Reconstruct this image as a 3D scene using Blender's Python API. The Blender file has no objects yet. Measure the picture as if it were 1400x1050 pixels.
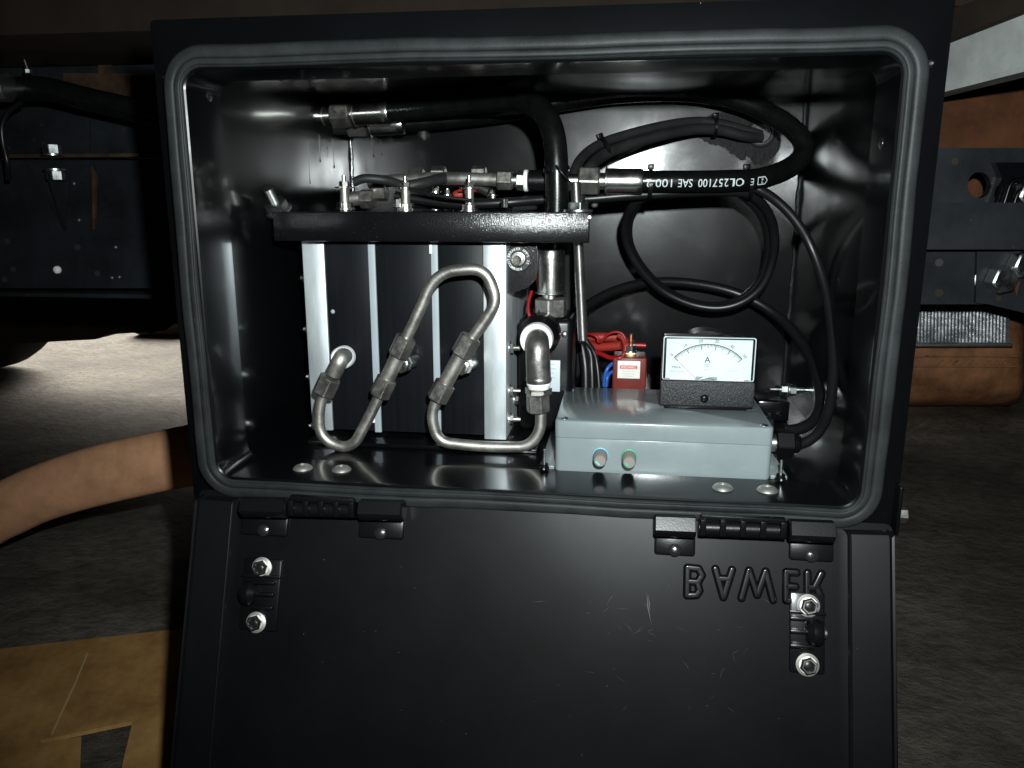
import bpy, bmesh, math, random
from mathutils import Vector, Matrix
random.seed(7)
sc = bpy.context.scene
V3 = Vector
R = math.radians

# ------------------------------------------------------------------ camera
F_PX = 1086.0                      # focal length for a 1400 px wide frame
PITCH, YAW, ROLL = 0.223374, 0.135338, 0.000223
CAM = V3((0.070048, -0.570341, 0.060039))
_cy, _sy, _cp, _sp = math.cos(YAW), math.sin(YAW), math.cos(PITCH), math.sin(PITCH)
FWD = V3((-_sy * _cp, _cy * _cp, -_sp))
RIGHT = V3((_cy, _sy, 0))
UP = RIGHT.cross(FWD)
cd = bpy.data.cameras.new('camera')
cd.sensor_width = 36.0
cd.lens = F_PX / 1400 * 36.0
cd.clip_start = 0.01
cd.clip_end = 200
cam = bpy.data.objects.new('camera', cd)
sc.collection.objects.link(cam)
cam.matrix_world = Matrix(((RIGHT.x, UP.x, -FWD.x, CAM.x), (RIGHT.y, UP.y, -FWD.y, CAM.y),
                           (RIGHT.z, UP.z, -FWD.z, CAM.z), (0, 0, 0, 1)))
sc.camera = cam
# ------------------------------------------------------------------ light
world = bpy.data.worlds.new('World')
sc.world = world
world.use_nodes = True
bg = world.node_tree.nodes['Background']
bg.inputs[0].default_value = (0.75, 0.85, 1.0, 1)
bg.inputs[1].default_value = 0.003
FLASH = CAM + RIGHT * 0.038 + UP * 0.075 + FWD * 0.0
fl = bpy.data.lights.new('camera_flash', 'SPOT')
fl.energy = 34
fl.color = (0.93, 1.0, 1.0)
fl.spot_size = R(115)
fl.spot_blend = 0.8
fl.shadow_soft_size = 0.009
flo = bpy.data.objects.new('camera_flash', fl)
sc.collection.objects.link(flo)
flo.location = FLASH
flo.rotation_euler = (V3((0.055, 0.22, 0.03)) - FLASH).to_track_quat('-Z', 'Y').to_euler()
dl = bpy.data.lights.new('daylight_beyond_truck', 'AREA')
dl.shape = 'RECTANGLE'
dl.size = 3.2
dl.size_y = 2.7
dl.energy = 160
dl.color = (1.0, 0.93, 0.82)
dl.spread = R(64)
dlo = bpy.data.objects.new('daylight_beyond_truck', dl)
sc.collection.objects.link(dlo)
dlo.location = (-4.0, 5.2, 1.5)
dlo.rotation_euler = (V3((-3.0, 2.2, -0.3)) - dlo.location).to_track_quat('-Z', 'Y').to_euler()
sc.view_settings.view_transform = 'Standard'
sc.view_settings.look = 'None'
sc.view_settings.exposure = 0.0
sc.view_settings.gamma = 1.0
sc.view_settings.use_curve_mapping = False
sc.render.engine = 'CYCLES'
sc.cycles.use_denoising = True
sc.cycles.max_bounces = 8
sc.cycles.sample_clamp_indirect = 4.0

# ------------------------------------------------------------------ places: a direction of view met with a real plane
def ray(px, py):
    return FWD + RIGHT * ((px - 700) / F_PX) + UP * ((525 - py) / F_PX)
def P(px, py, Y):
    d = ray(px, py); return CAM + d * ((Y - CAM.y) / d.y)
def PX(px, py, X):
    d = ray(px, py); return CAM + d * ((X - CAM.x) / d.x)
def PZ(px, py, Z):
    d = ray(px, py); return CAM + d * ((Z - CAM.z) / d.z)
LA = R(20)                         # the open lid leans out 20 degrees
L_O = V3((0, -0.012, -0.163)); L_V = V3((0, -math.sin(LA), -math.cos(LA))); L_N = V3((0, -math.cos(LA), math.sin(LA)))
def lid(u, v, w=0.0):              # u across, v down the lid, w towards the viewer
    return L_O + V3((u, 0, 0)) + L_V * v + L_N * w
def PL(px, py, w=0.0):
    d = ray(px, py); o = L_O + L_N * w
    X = CAM + d * ((o - CAM).dot(L_N) / d.dot(L_N))
    return X.x, (X - o).dot(L_V)

# ------------------------------------------------------------------ materials
MATS = {}
def mat(name, col, rough=0.5, metal=0.0, spec=0.5, coat=0.0, coat_r=0.2, bump=0.0, bscale=200.0, stretch=(1, 1, 1),
        var=0.0, vscale=12.0, rvar=0.0, dust_sparkle=0.0, dscale=300.0, dcol=(0.5, 0.52, 0.52), dsize=0.13, bdetail=4.0, bdist=0.001, crvar=0.0, wave=0.0, wscale=14.0):
    m = bpy.data.materials.new(name); m.use_nodes = True
    nt = m.node_tree; N = nt.nodes; L = nt.links
    b = N['Principled BSDF']
    b.inputs['Base Color'].default_value = (*col, 1)
    b.inputs['Roughness'].default_value = rough
    b.inputs['Metallic'].default_value = metal
    b.inputs['Specular IOR Level'].default_value = spec
    b.inputs['Coat Weight'].default_value = coat
    b.inputs['Coat Roughness'].default_value = coat_r
    tc = N.new('ShaderNodeTexCoord')
    mp = N.new('ShaderNodeMapping'); mp.inputs['Scale'].default_value = stretch
    L.new(tc.outputs['Object'], mp.inputs[0])
    cs = None
    if var or rvar:
        n = N.new('ShaderNodeTexNoise'); n.inputs['Scale'].default_value = vscale; n.inputs['Detail'].default_value = 8
        n.inputs['Roughness'].default_value = 0.65
        L.new(mp.outputs[0], n.inputs[0])
        if var:
            mx = N.new('ShaderNodeMix'); mx.data_type = 'RGBA'
            mx.inputs[6].default_value = (*[c * (1 - var) for c in col], 1)
            mx.inputs[7].default_value = (*[min(1, c * (1 + var)) for c in col], 1)
            rp = N.new('ShaderNodeMapRange'); rp.inputs[1].default_value = 0.3; rp.inputs[2].default_value = 0.7
            L.new(n.outputs[0], rp.inputs[0]); L.new(rp.outputs[0], mx.inputs[0])
            cs = mx.outputs[2]
        if rvar:
            rr = N.new('ShaderNodeMapRange'); rr.inputs[1].default_value = 0.3; rr.inputs[2].default_value = 0.7
            rr.inputs[3].default_value = max(0.02, rough - rvar); rr.inputs[4].default_value = min(1, rough + rvar)
            L.new(n.outputs[0], rr.inputs[0]); L.new(rr.outputs[0], b.inputs['Roughness'])
    if dust_sparkle:  # random specks: dirt, freckles, and sparkle painted into the colour
        vo = N.new('ShaderNodeTexVoronoi'); vo.inputs['Scale'].default_value = dscale
        L.new(tc.outputs['Object'], vo.inputs[0])
        sep = N.new('ShaderNodeSeparateColor'); L.new(vo.outputs['Color'], sep.inputs[0])
        a = N.new('ShaderNodeMath'); a.operation = 'LESS_THAN'; a.inputs[1].default_value = dust_sparkle
        L.new(sep.outputs[0], a.inputs[0])
        dm = N.new('ShaderNodeMath'); dm.operation = 'LESS_THAN'; L.new(vo.outputs['Distance'], dm.inputs[0])
        sz = N.new('ShaderNodeMath'); sz.operation = 'MULTIPLY'; sz.inputs[1].default_value = dsize
        L.new(sep.outputs[1], sz.inputs[0]); L.new(sz.outputs[0], dm.inputs[1])
        mu = N.new('ShaderNodeMath'); mu.operation = 'MULTIPLY'; L.new(a.outputs[0], mu.inputs[0]); L.new(dm.outputs[0], mu.inputs[1])
        mx = N.new('ShaderNodeMix'); mx.data_type = 'RGBA'
        L.new(mu.outputs[0], mx.inputs[0])
        if cs: L.new(cs, mx.inputs[6])
        else: mx.inputs[6].default_value = (*col, 1)
        mx.inputs[7].default_value = (*dcol, 1); cs = mx.outputs[2]
    if cs: L.new(cs, b.inputs['Base Color'])
    if bump:
        n = N.new('ShaderNodeTexNoise'); n.inputs['Scale'].default_value = bscale; n.inputs['Detail'].default_value = bdetail
        L.new(mp.outputs[0], n.inputs[0])
        bp = N.new('ShaderNodeBump'); bp.inputs['Strength'].default_value = bump; bp.inputs['Distance'].default_value = bdist
        L.new(n.outputs[0], bp.inputs['Height']); L.new(bp.outputs[0], b.inputs['Normal'])
        if coat: L.new(bp.outputs[0], b.inputs['Coat Normal'])
    if crvar:                          # smears: patches of duller and glossier coat
        n = N.new('ShaderNodeTexNoise'); n.inputs['Scale'].default_value = 18; n.inputs['Detail'].default_value = 10; n.inputs['Roughness'].default_value = 0.7
        n.inputs['Distortion'].default_value = 0.6
        L.new(tc.outputs['Object'], n.inputs[0])
        rr = N.new('ShaderNodeMapRange'); rr.inputs[1].default_value = 0.35; rr.inputs[2].default_value = 0.68
        rr.inputs[3].default_value = coat_r - crvar * .6; rr.inputs[4].default_value = coat_r + crvar
        L.new(n.outputs[0], rr.inputs[0]); L.new(rr.outputs[0], b.inputs['Coat Roughness'])
    if wave:                           # sheet metal is never quite flat
        n = N.new('ShaderNodeTexNoise'); n.inputs['Scale'].default_value = wscale; n.inputs['Detail'].default_value = 1
        L.new(tc.outputs['Object'], n.inputs[0])
        b2 = N.new('ShaderNodeBump'); b2.inputs['Strength'].default_value = 1.0; b2.inputs['Distance'].default_value = wave
        L.new(n.outputs[0], b2.inputs['Height'])
        src = b.inputs['Normal'].links
        if src: L.new(b2.outputs[0], src[0].from_node.inputs['Normal'])
        else: L.new(b2.outputs[0], b.inputs['Normal']); L.new(b2.outputs[0], b.inputs['Coat Normal'])
    MATS[name] = m
    return m
PAINT = mat('black_paint', (0.0020, 0.0023, 0.0027), 0.28, spec=0.14, coat=0.55, coat_r=0.115, crvar=.05, wave=.0012, wscale=11, bump=0.012, bscale=120, dust_sparkle=0.008, dscale=420, dcol=(0.2, 0.2, 0.2), var=0.3, vscale=6)
LIDP = mat('black_lid_paint', (0.0028, 0.0031, 0.0034), 0.36, spec=0.17, coat=0.36, coat_r=0.11, crvar=.06, wave=.0012, wscale=9, bump=0.006, bscale=120, dust_sparkle=0.02, dscale=420, dsize=.10, dcol=(0.16, 0.17, 0.17), var=0.35, vscale=9)
GASK = mat('gasket_rubber', (0.0155, 0.0172, 0.0178), 0.48, spec=0.13, bump=0.12, bscale=700, dust_sparkle=0.008, dscale=420, dcol=(0.13, 0.13, 0.13), var=0.4, vscale=30)
RUBB = mat('hose_rubber', (0.0035, 0.0038, 0.0038), 0.27, spec=0.4, bump=0.05, bscale=700, dust_sparkle=0.01, dscale=700, dcol=(0.1, 0.1, 0.1), var=0.3, vscale=60, rvar=0.06)
CABL = mat('cable_sheath', (0.006, 0.006, 0.0065), 0.36, spec=0.4, bump=0.04, bscale=600, var=0.25, vscale=50)
CABG = mat('dusty_cable_sheath', (0.016, 0.0165, 0.017), 0.45, spec=0.4, bump=0.05, bscale=500, var=0.35, vscale=50)
PLAS = mat('black_plastic', (0.0035, 0.0035, 0.004), 0.31, spec=0.25, bump=0.06, bscale=800)
STEEL = mat('stainless_tube', (0.41, 0.395, 0.362), 0.46, 0.93, bump=0.10, bscale=500, var=0.22, vscale=70, rvar=0.10, dust_sparkle=0.01, dscale=300, dcol=(0.2, 0.17, 0.13))
NUTS = mat('fitting_steel', (0.32, 0.308, 0.285), 0.40, 0.94, bump=0.12, bscale=600, var=0.22, vscale=110, rvar=0.12)
CHROM = mat('bright_plating', (0.78, 0.77, 0.73), 0.24, 1.0, bump=0.02, bscale=400, rvar=0.06, vscale=60)
ZINC = mat('zinc_plate', (0.62, 0.66, 0.66), 0.30, 1.0, bump=0.05, bscale=500, var=0.12, vscale=120, rvar=0.08)
DULLS = mat('button_head_steel', (0.42, 0.43, 0.40), 0.45, 0.85, var=0.12, vscale=150, bump=0.04, bscale=700)
ROD = mat('rod_steel', (0.46, 0.46, 0.45), 0.34, 1.0, var=0.2, vscale=90)
ALU = mat('milled_aluminium', (0.72, 0.78, 0.80), 0.46, 0.75, bump=0.06, bscale=240, stretch=(1, 1, 0.2), var=0.10, vscale=45, rvar=0.10, dust_sparkle=0.02, dscale=180, dcol=(0.35, 0.38, 0.4))
BLOCK = mat('black_cell_plastic', (0.0055, 0.0062, 0.0074), 0.42, spec=0.11, bump=0.03, bscale=420, stretch=(1, 1, 0.02), var=0.3, vscale=200, dust_sparkle=0.006, dscale=260, bdetail=6)
SPACE = mat('white_spacer', (0.31, 0.355, 0.385), 0.5, var=0.06, vscale=40)
PTFE = mat('sealing_tape', (0.85, 0.86, 0.84), 0.6, bump=0.2, bscale=700)
HAMM = mat('speckled_black_paint', (0.0035, 0.0035, 0.0042), 0.36, spec=0.1, coat=0.6, coat_r=0.15, bump=0.24, bscale=900, bdist=0.001, dust_sparkle=0.05, dscale=1100, dsize=.4, dcol=(0.05, 0.05, 0.055), bdetail=2, vscale=20, var=.3)  # hammered paint; pale specks put its sparkle into the colour
WRINK = mat('wrinkle_black_plastic', (0.016, 0.0165, 0.018), 0.36, spec=0.35, bump=0.7, bscale=1300, bdist=0.0008, dust_sparkle=0.22, dscale=1500, dsize=.5, dcol=(0.09, 0.095, 0.10), bdetail=2)  # dense pale specks paint flash sparkle onto the wrinkled plastic
GREYB = mat('grey_enclosure_plastic', (0.182, 0.214, 0.219), 0.19, spec=0.4, bump=0.03, bscale=500, var=0.07, vscale=16, rvar=.07, dust_sparkle=0.010, dscale=330, dsize=.12, dcol=(0.36, 0.39, 0.39))
GREYD = mat('knob_grey', (0.20, 0.185, 0.165), 0.5, bump=0.05, bscale=900)
BLUEC = mat('knob_blue', (0.16, 0.50, 0.68), 0.45)
GREEN = mat('knob_green', (0.05, 0.42, 0.24), 0.45)
DIAL = mat('dial_card', (0.56, 0.60, 0.60), 0.7)
INK = mat('black_ink', (0.02, 0.02, 0.022), 0.6)
GINK = mat('grey_ink', (0.42, 0.45, 0.46), 0.6)
RINK = mat('red_ink', (0.62, 0.12, 0.10), 0.6)
NEED = mat('needle_red', (0.75, 0.28, 0.22), 0.5)
MAROON = mat('maroon_plastic', (0.135, 0.018, 0.014), 0.34, spec=0.3, bump=0.04, bscale=600, var=0.15, vscale=60)
LABEL = mat('paper_label', (0.80, 0.78, 0.70), 0.5)
PLABEL = mat('pump_label', (0.50, 0.56, 0.60), 0.45)
REDW = mat('red_wire', (0.24, 0.006, 0.008), 0.36, spec=0.4)
REDL = mat('red_insulator', (0.26, 0.022, 0.015), 0.45, var=0.2, vscale=80)
BLUEW = mat('blue_wire', (0.012, 0.09, 0.36), 0.38)
COPPER = mat('copper_stud', (0.70, 0.30, 0.16), 0.35, 1.0)
BRASS = mat('brass_washer', (0.80, 0.62, 0.32), 0.3, 1.0)
PRINT = mat('hose_print', (0.55, 0.62, 0.62), 0.6)
WELD = mat('weld_paint', (0.012, 0.012, 0.013), 0.25, coat=0.6, coat_r=0.15, bump=0.3, bscale=500)
# background
CHAS = mat('chassis_paint', (0.010, 0.012, 0.0145), 0.5, spec=0.25, bump=0.2, bscale=60, var=0.55, vscale=10, rvar=0.1, dust_sparkle=0.10, dscale=70, dsize=.35, dcol=(0.028, 0.020, 0.014))
RUST = mat('rust_edge', (0.040, 0.023, 0.013), 0.8, spec=.15, bump=0.4, bscale=120, var=0.6, vscale=40)
TANKB = mat('tan_tank_paint', (0.125, 0.055, 0.024), 0.62, spec=0.2, bump=0.4, bscale=70, bdist=.002, var=0.65, vscale=18, rvar=0.1, dust_sparkle=0.08, dscale=90, dsize=.35, dcol=(0.05, 0.03, 0.02))
BROWN = mat('brown_panel', (0.068, 0.026, 0.011), 0.7, spec=0.12, bump=0.3, bscale=60, bdist=.002, var=0.5, vscale=16)
OFFW = mat('off_white_beam', (0.30, 0.315, 0.305), 0.5, spec=.3, bump=0.3, bscale=30, bdist=.002, var=0.3, vscale=14)
REFL = mat('ribbed_lens_silver', (0.34, 0.35, 0.36), 0.24, 0.9, bump=0.3, bscale=150, var=0.4, vscale=30, rvar=.1)
WOODU = mat('underside_boards', (0.014, 0.009, 0.006), 0.85, spec=0.2, bump=0.2, bscale=40, var=0.4, vscale=10)
TYRE = mat('tyre_rubber', (0.006, 0.006, 0.006), 0.85, spec=0.2, bump=0.2, bscale=60)

def floor_material():
    m = bpy.data.materials.new('concrete'); m.use_nodes = True
    nt = m.node_tree; N = nt.nodes; L = nt.links; b = N['Principled BSDF']
    tc = N.new('ShaderNodeTexCoord')
    n1 = N.new('ShaderNodeTexNoise'); n1.inputs['Scale'].default_value = 3.2; n1.inputs['Detail'].default_value = 12; n1.inputs['Roughness'].default_value = 0.62
    n2 = N.new('ShaderNodeTexNoise'); n2.inputs['Scale'].default_value = 34; n2.inputs['Detail'].default_value = 8; n2.inputs['Roughness'].default_value = 0.7
    mp = N.new('ShaderNodeMapping'); mp.inputs['Rotation'].default_value = (0, 0, 0.5); mp.inputs['Scale'].default_value = (1.0, 1.25, 1)
    L.new(tc.outputs['Object'], mp.inputs[0])
    for n in (n1, n2): L.new(mp.outputs[0], n.inputs[0])
    r1 = N.new('ShaderNodeValToRGB'); e = r1.color_ramp.elements
    e[0].position = 0.34; e[0].color = (0.066, 0.056, 0.041, 1); e[1].position = 0.70; e[1].color = (0.235, 0.212, 0.170, 1)
    L.new(n1.outputs[0], r1.inputs[0])
    r2 = N.new('ShaderNodeValToRGB'); e = r2.color_ramp.elements
    e[0].position = 0.33; e[0].color = (0.35, 0.33, 0.30, 1); e[1].position = 0.55; e[1].color = (1, 1, 1, 1)
    L.new(n2.outputs[0], r2.inputs[0])
    mx = N.new('ShaderNodeMix'); mx.data_type = 'RGBA'; mx.blend_type = 'MULTIPLY'; mx.inputs[0].default_value = 0.8
    L.new(r1.outputs[0], mx.inputs[6]); L.new(r2.outputs[0], mx.inputs[7])
    L.new(mx.outputs[2], b.inputs['Base Color']); b.inputs['Roughness'].default_value = 0.8
    bp = N.new('ShaderNodeBump'); bp.inputs['Strength'].default_value = 0.9; bp.inputs['Distance'].default_value = 0.02
    L.new(n2.outputs[0], bp.inputs['Height']); L.new(bp.outputs[0], b.inputs['Normal'])
    return m
CONC = floor_material()

def cardboard_material():
    m = bpy.data.materials.new('cardboard'); m.use_nodes = True
    nt = m.node_tree; N = nt.nodes; L = nt.links; b = N['Principled BSDF']
    tc = N.new('ShaderNodeTexCoord')
    mp = N.new('ShaderNodeMapping'); mp.inputs['Scale'].default_value = (1, 1, 1); mp.inputs['Rotation'].default_value = (0, 0, R(-24))
    L.new(tc.outputs['Object'], mp.inputs[0])
    w = N.new('ShaderNodeTexWave'); w.inputs['Scale'].default_value = 22; w.inputs['Distortion'].default_value = 1.2
    L.new(mp.outputs[0], w.inputs[0])
    n = N.new('ShaderNodeTexNoise'); n.inputs['Scale'].default_value = 9; n.inputs['Detail'].default_value = 10; n.inputs['Roughness'].default_value = 0.7
    L.new(mp.outputs[0], n.inputs[0])
    r = N.new('ShaderNodeValToRGB'); e = r.color_ramp.elements
    e[0].position = 0.35; e[0].color = (0.23, 0.112, 0.030, 1); e[1].position = 0.62; e[1].color = (0.48, 0.275, 0.09, 1)
    L.new(n.outputs[0], r.inputs[0])
    mx = N.new('ShaderNodeMix'); mx.data_type = 'RGBA'; mx.blend_type = 'MULTIPLY'; mx.inputs[0].default_value = 0.05
    L.new(r.outputs[0], mx.inputs[6]); L.new(w.outputs['Color'], mx.inputs[7])
    L.new(mx.outputs[2], b.inputs['Base Color']); b.inputs['Roughness'].default_value = 0.75
    bp = N.new('ShaderNodeBump'); bp.inputs['Strength'].default_value = 0.12; bp.inputs['Distance'].default_value = 0.001
    L.new(w.outputs['Fac'], bp.inputs['Height']); L.new(bp.outputs[0], b.inputs['Normal'])
    return m
CARD = cardboard_material()

def clear_material():
    m = bpy.data.materials.new('clear_acrylic'); m.use_nodes = True
    nt = m.node_tree; N = nt.nodes; L = nt.links
    N.remove(N['Principled BSDF']); out = N['Material Output']
    t = N.new('ShaderNodeBsdfTransparent'); t.inputs[0].default_value = (0.95, 0.98, 0.98, 1)
    g = N.new('ShaderNodeBsdfGlossy'); g.inputs['Roughness'].default_value = 0.06
    fr = N.new('ShaderNodeFresnel'); fr.inputs[0].default_value = 1.49
    mx = N.new('ShaderNodeMixShader')
    L.new(fr.outputs[0], mx.inputs[0]); L.new(t.outputs[0], mx.inputs[1]); L.new(g.outputs[0], mx.inputs[2])
    L.new(mx.outputs[0], out.inputs[0])
    return m
CLEAR = clear_material()

# ------------------------------------------------------------------ mesh building
def frame_of(axis):
    a = axis.normalized()
    h = V3((0, 0, 1)) if abs(a.z) < 0.9 else V3((1, 0, 0))
    u = a.cross(h).normalized()
    return a, u, a.cross(u).normalized()
class G:
    def __init__(s): s.v = []; s.f = []; s.hexed = False
    def add(s, vs, fs):
        b = len(s.v); s.v += [V3(x) for x in vs]; s.f += [[b + i for i in f] for f in fs]; return s
    def box(s, a, b, bev=0.0, seg=2, M=None):
        a = V3(a); b = V3(b); c = (a + b) / 2; d = b - a
        bm = bmesh.new(); bmesh.ops.create_cube(bm, size=1)
        for v in bm.verts: v.co = V3((v.co.x * d.x, v.co.y * d.y, v.co.z * d.z))
        if bev: bmesh.ops.bevel(bm, geom=bm.edges[:], offset=bev, segments=seg, profile=0.5, affect='EDGES')
        vs = [(M @ v.co if M else v.co) + c for v in bm.verts]
        bm.verts.index_update()
        s.add(vs, [[v.index for v in f.verts] for f in bm.faces]); bm.free(); return s
    def lathe(s, p0, axis, prof, n=24, rot=0.0, cap=True):
        p0 = V3(p0); a, u, w = frame_of(V3(axis)); b = len(s.v)
        for d, r in prof:
            for k in range(n):
                t = rot + 2 * math.pi * k / n
                s.v.append(p0 + a * d + (u * math.cos(t) + w * math.sin(t)) * r)
        for i in range(len(prof) - 1):
            for k in range(n):
                q = (k + 1) % n
                s.f.append([b + i * n + k, b + i * n + q, b + (i + 1) * n + q, b + (i + 1) * n + k])
        if cap:
            s.f.append([b + k for k in reversed(range(n))]); s.f.append([b + (len(prof) - 1) * n + k for k in range(n)])
        return s
    def cyl(s, p0, p1, r, r1=None, n=20, ch=0.0):
        p0 = V3(p0); p1 = V3(p1); h = (p1 - p0).length; r1 = r if r1 is None else r1
        pr = [(0, r), (h, r1)] if not ch else [(0, r - ch), (ch, r), (h - ch, r1), (h, r1 - ch)]
        return s.lathe(p0, p1 - p0, pr, n)
    def hexn(s, p0, p1, af, rot=0.0):        # hexagon with softened edges and chamfered ends
        p0 = V3(p0); p1 = V3(p1); h = (p1 - p0).length; r = af / math.sqrt(3); c = h * 0.07
        a, u, w = frame_of(p1 - p0); b = len(s.v); s.hexed = True
        for d, q, cut in ((0, r * .87, 8), (c, r, 3), (h - c, r, 3), (h, r * .87, 8)):
            for k in range(6):
                for e in (-cut, cut):
                    t = rot + R(60 * k + e); rr = q * math.cos(R(30)) / math.cos(R(30 - cut))
                    s.v.append(p0 + a * d + (u * math.cos(t) + w * math.sin(t)) * rr)
        n = 12
        for i in range(3):
            for k in range(n):
                q = (k + 1) % n; s.f.append([b + i * n + k, b + i * n + q, b + (i + 1) * n + q, b + (i + 1) * n + k])
        s.f.append([b + k for k in reversed(range(n))]); s.f.append([b + 3 * n + k for k in range(n)])
        return s
    def tube(s, path, r, n=14, cap=True, flat=None):
        path = [V3(p) for p in path]; m = len(path); b = len(s.v)
        rs = r if isinstance(r, (list, tuple)) else [r] * m
        T = [(path[min(i + 1, m - 1)] - path[max(i - 1, 0)]).normalized() for i in range(m)]
        _, u, _ = frame_of(T[0])
        for i in range(m):
            u = (u - T[i] * u.dot(T[i])).normalized(); w = T[i].cross(u)
            for k in range(n):
                t = 2 * math.pi * k / n
                s.v.append(path[i] + (u * math.cos(t) + w * math.sin(t)) * rs[i])
        for i in range(m - 1):
            for k in range(n):
                q = (k + 1) % n
                s.f.append([b + i * n + k, b + i * n + q, b + (i + 1) * n + q, b + (i + 1) * n + k])
        if cap:
            s.f.append([b + k for k in reversed(range(n))]); s.f.append([b + (m - 1) * n + k for k in range(n)])
        return s
    def loops(s, L, close_u=True, close_v=False):
        b = len(s.v); n = len(L[0]); m = len(L)
        for l in L: s.v += [V3(p) for p in l]
        for i in range(m if close_v else m - 1):
            for k in range(n if close_u else n - 1):
                q = (k + 1) % n; j = (i + 1) % m
                s.f.append([b + i * n + k, b + i * n + q, b + j * n + q, b + j * n + k])
        return s
    def prism(s, pts, off):            # polygon extruded by a vector
        n = len(pts); off = V3(off); b = len(s.v)
        s.v += [V3(p) for p in pts] + [V3(p) + off for p in pts]
        s.f.append([b + k for k in range(n)]); s.f.append([b + n + k for k in reversed(range(n))])
        for k in range(n):
            q = (k + 1) % n; s.f.append([b + k, b + n + k, b + n + q, b + q])
        return s
    def build(s, name, m, parent=None, angle=38, origin=None):
        o = ORG[parent.name] if parent else (V3(origin) if origin is not None else sum(s.v, V3()) / len(s.v))
        me = bpy.data.meshes.new(name)
        me.from_pydata([tuple(p - o) for p in s.v], [], s.f)
        bm = bmesh.new(); bm.from_mesh(me); bmesh.ops.recalc_face_normals(bm, faces=bm.faces[:]); bm.to_mesh(me); bm.free()
        me.polygons.foreach_set('use_smooth', [True] * len(me.polygons))
        me.set_sharp_from_angle(angle=R(min(angle, 21) if s.hexed else angle))
        if m: me.materials.append(m)
        ob = bpy.data.objects.new(name, me); sc.collection.objects.link(ob)
        ORG[ob.name] = o
        if parent: ob.parent = parent
        else: ob.location = o
        return ob
ORG = {}
def tag(o, label, cat, group=None):
    o['label'] = label; o['category'] = cat
    if group: o['group'] = group
    return o
def thing(name, loc, label, cat, group=None):
    o = bpy.data.objects.new(name, None); sc.collection.objects.link(o)
    o.empty_display_size = 0.02
    o.location = V3(loc); ORG[o.name] = V3(loc)
    return tag(o, label, cat, group)
def struct(o): o['kind'] = 'structure'; return o
def spline(pts, k=8):
    pts = [V3(p) for p in pts]; out = []
    for i in range(len(pts) - 1):
        p0 = pts[max(i - 1, 0)]; p1 = pts[i]; p2 = pts[i + 1]; p3 = pts[min(i + 2, len(pts) - 1)]
        if i == 0: p0 = p1 * 2 - p2
        if i == len(pts) - 2: p3 = p2 * 2 - p1
        for j in range(k):
            t = j / k
            out.append(0.5 * ((2 * p1) + (p2 - p0) * t + (2 * p0 - 5 * p1 + 4 * p2 - p3) * t * t + (3 * p1 - p0 - 3 * p2 + p3) * t ** 3))
    out.append(pts[-1]); return out
def pxs(lst): return [P(*q) for q in lst]
def fillet(pts, rad, k=8):          # straight runs joined by arcs, like bent tube
    pts = [V3(p) for p in pts]; out = [pts[0]]
    for i in range(1, len(pts) - 1):
        a = (pts[i - 1] - pts[i]); b = (pts[i + 1] - pts[i])
        r = rad if not isinstance(rad, (list, tuple)) else rad[i - 1]
        d = min(r, a.length * .49, b.length * .49)
        A = pts[i] + a.normalized() * d; B = pts[i] + b.normalized() * d
        for j in range(k + 1):
            t = j / k; out.append(A * (1 - t) ** 2 + pts[i] * 2 * t * (1 - t) + B * t * t)
    out.append(pts[-1]); return out
def rrect(x0, x1, z0, z1, r, n=8):   # loop of (x, z), anticlockwise seen from the front
    o = []
    for cx, cz, a0 in ((x1 - r, z1 - r, 0), (x0 + r, z1 - r, 90), (x0 + r, z0 + r, 180), (x1 - r, z0 + r, 270)):
        for k in range(n + 1):
            t = R(a0 + 90 * k / n); o.append((cx + r * math.cos(t), cz + r * math.sin(t)))
    return o
def text_geo(body, size, align='CENTER', fine=False):
    cu = bpy.data.curves.new('txt', 'FONT'); cu.body = body; cu.size = size; cu.align_x = align; cu.align_y = 'CENTER'
    cu.resolution_u = 3
    ob = bpy.data.objects.new('txt', cu); sc.collection.objects.link(ob)
    bpy.context.view_layer.update()
    me = ob.to_mesh()
    bm = bmesh.new(); bm.from_mesh(me)
    if fine:
        bmesh.ops.remove_doubles(bm, verts=bm.verts[:], dist=1e-6)
        bmesh.ops.triangulate(bm, faces=bm.faces[:])
        for _ in range(2): bmesh.ops.subdivide_edges(bm, edges=[e for e in bm.edges if e.calc_length() > size * .12], cuts=1); bmesh.ops.triangulate(bm, faces=bm.faces[:])
    bm.verts.index_update()
    vs = [v.co.copy() for v in bm.verts]; fs = [[v.index for v in f.verts] for f in bm.faces]; bm.free()
    ob.to_mesh_clear(); bpy.data.objects.remove(ob); bpy.data.curves.remove(cu)
    return vs, fs
def text_on(g, body, size, fn, align='CENTER'):
    vs, fs = text_geo(body, size, align); return g.add([fn(v.x, v.y) for v in vs], fs)

# ================================================================== SETTING
GZ = -0.53
g = G().add([(-40, -6, GZ), (40, -6, GZ), (40, 60, GZ), (-40, 60, GZ)], [[0, 1, 2, 3]])
struct(g.build('ground', CONC, origin=(0, 0, GZ)))
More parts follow.
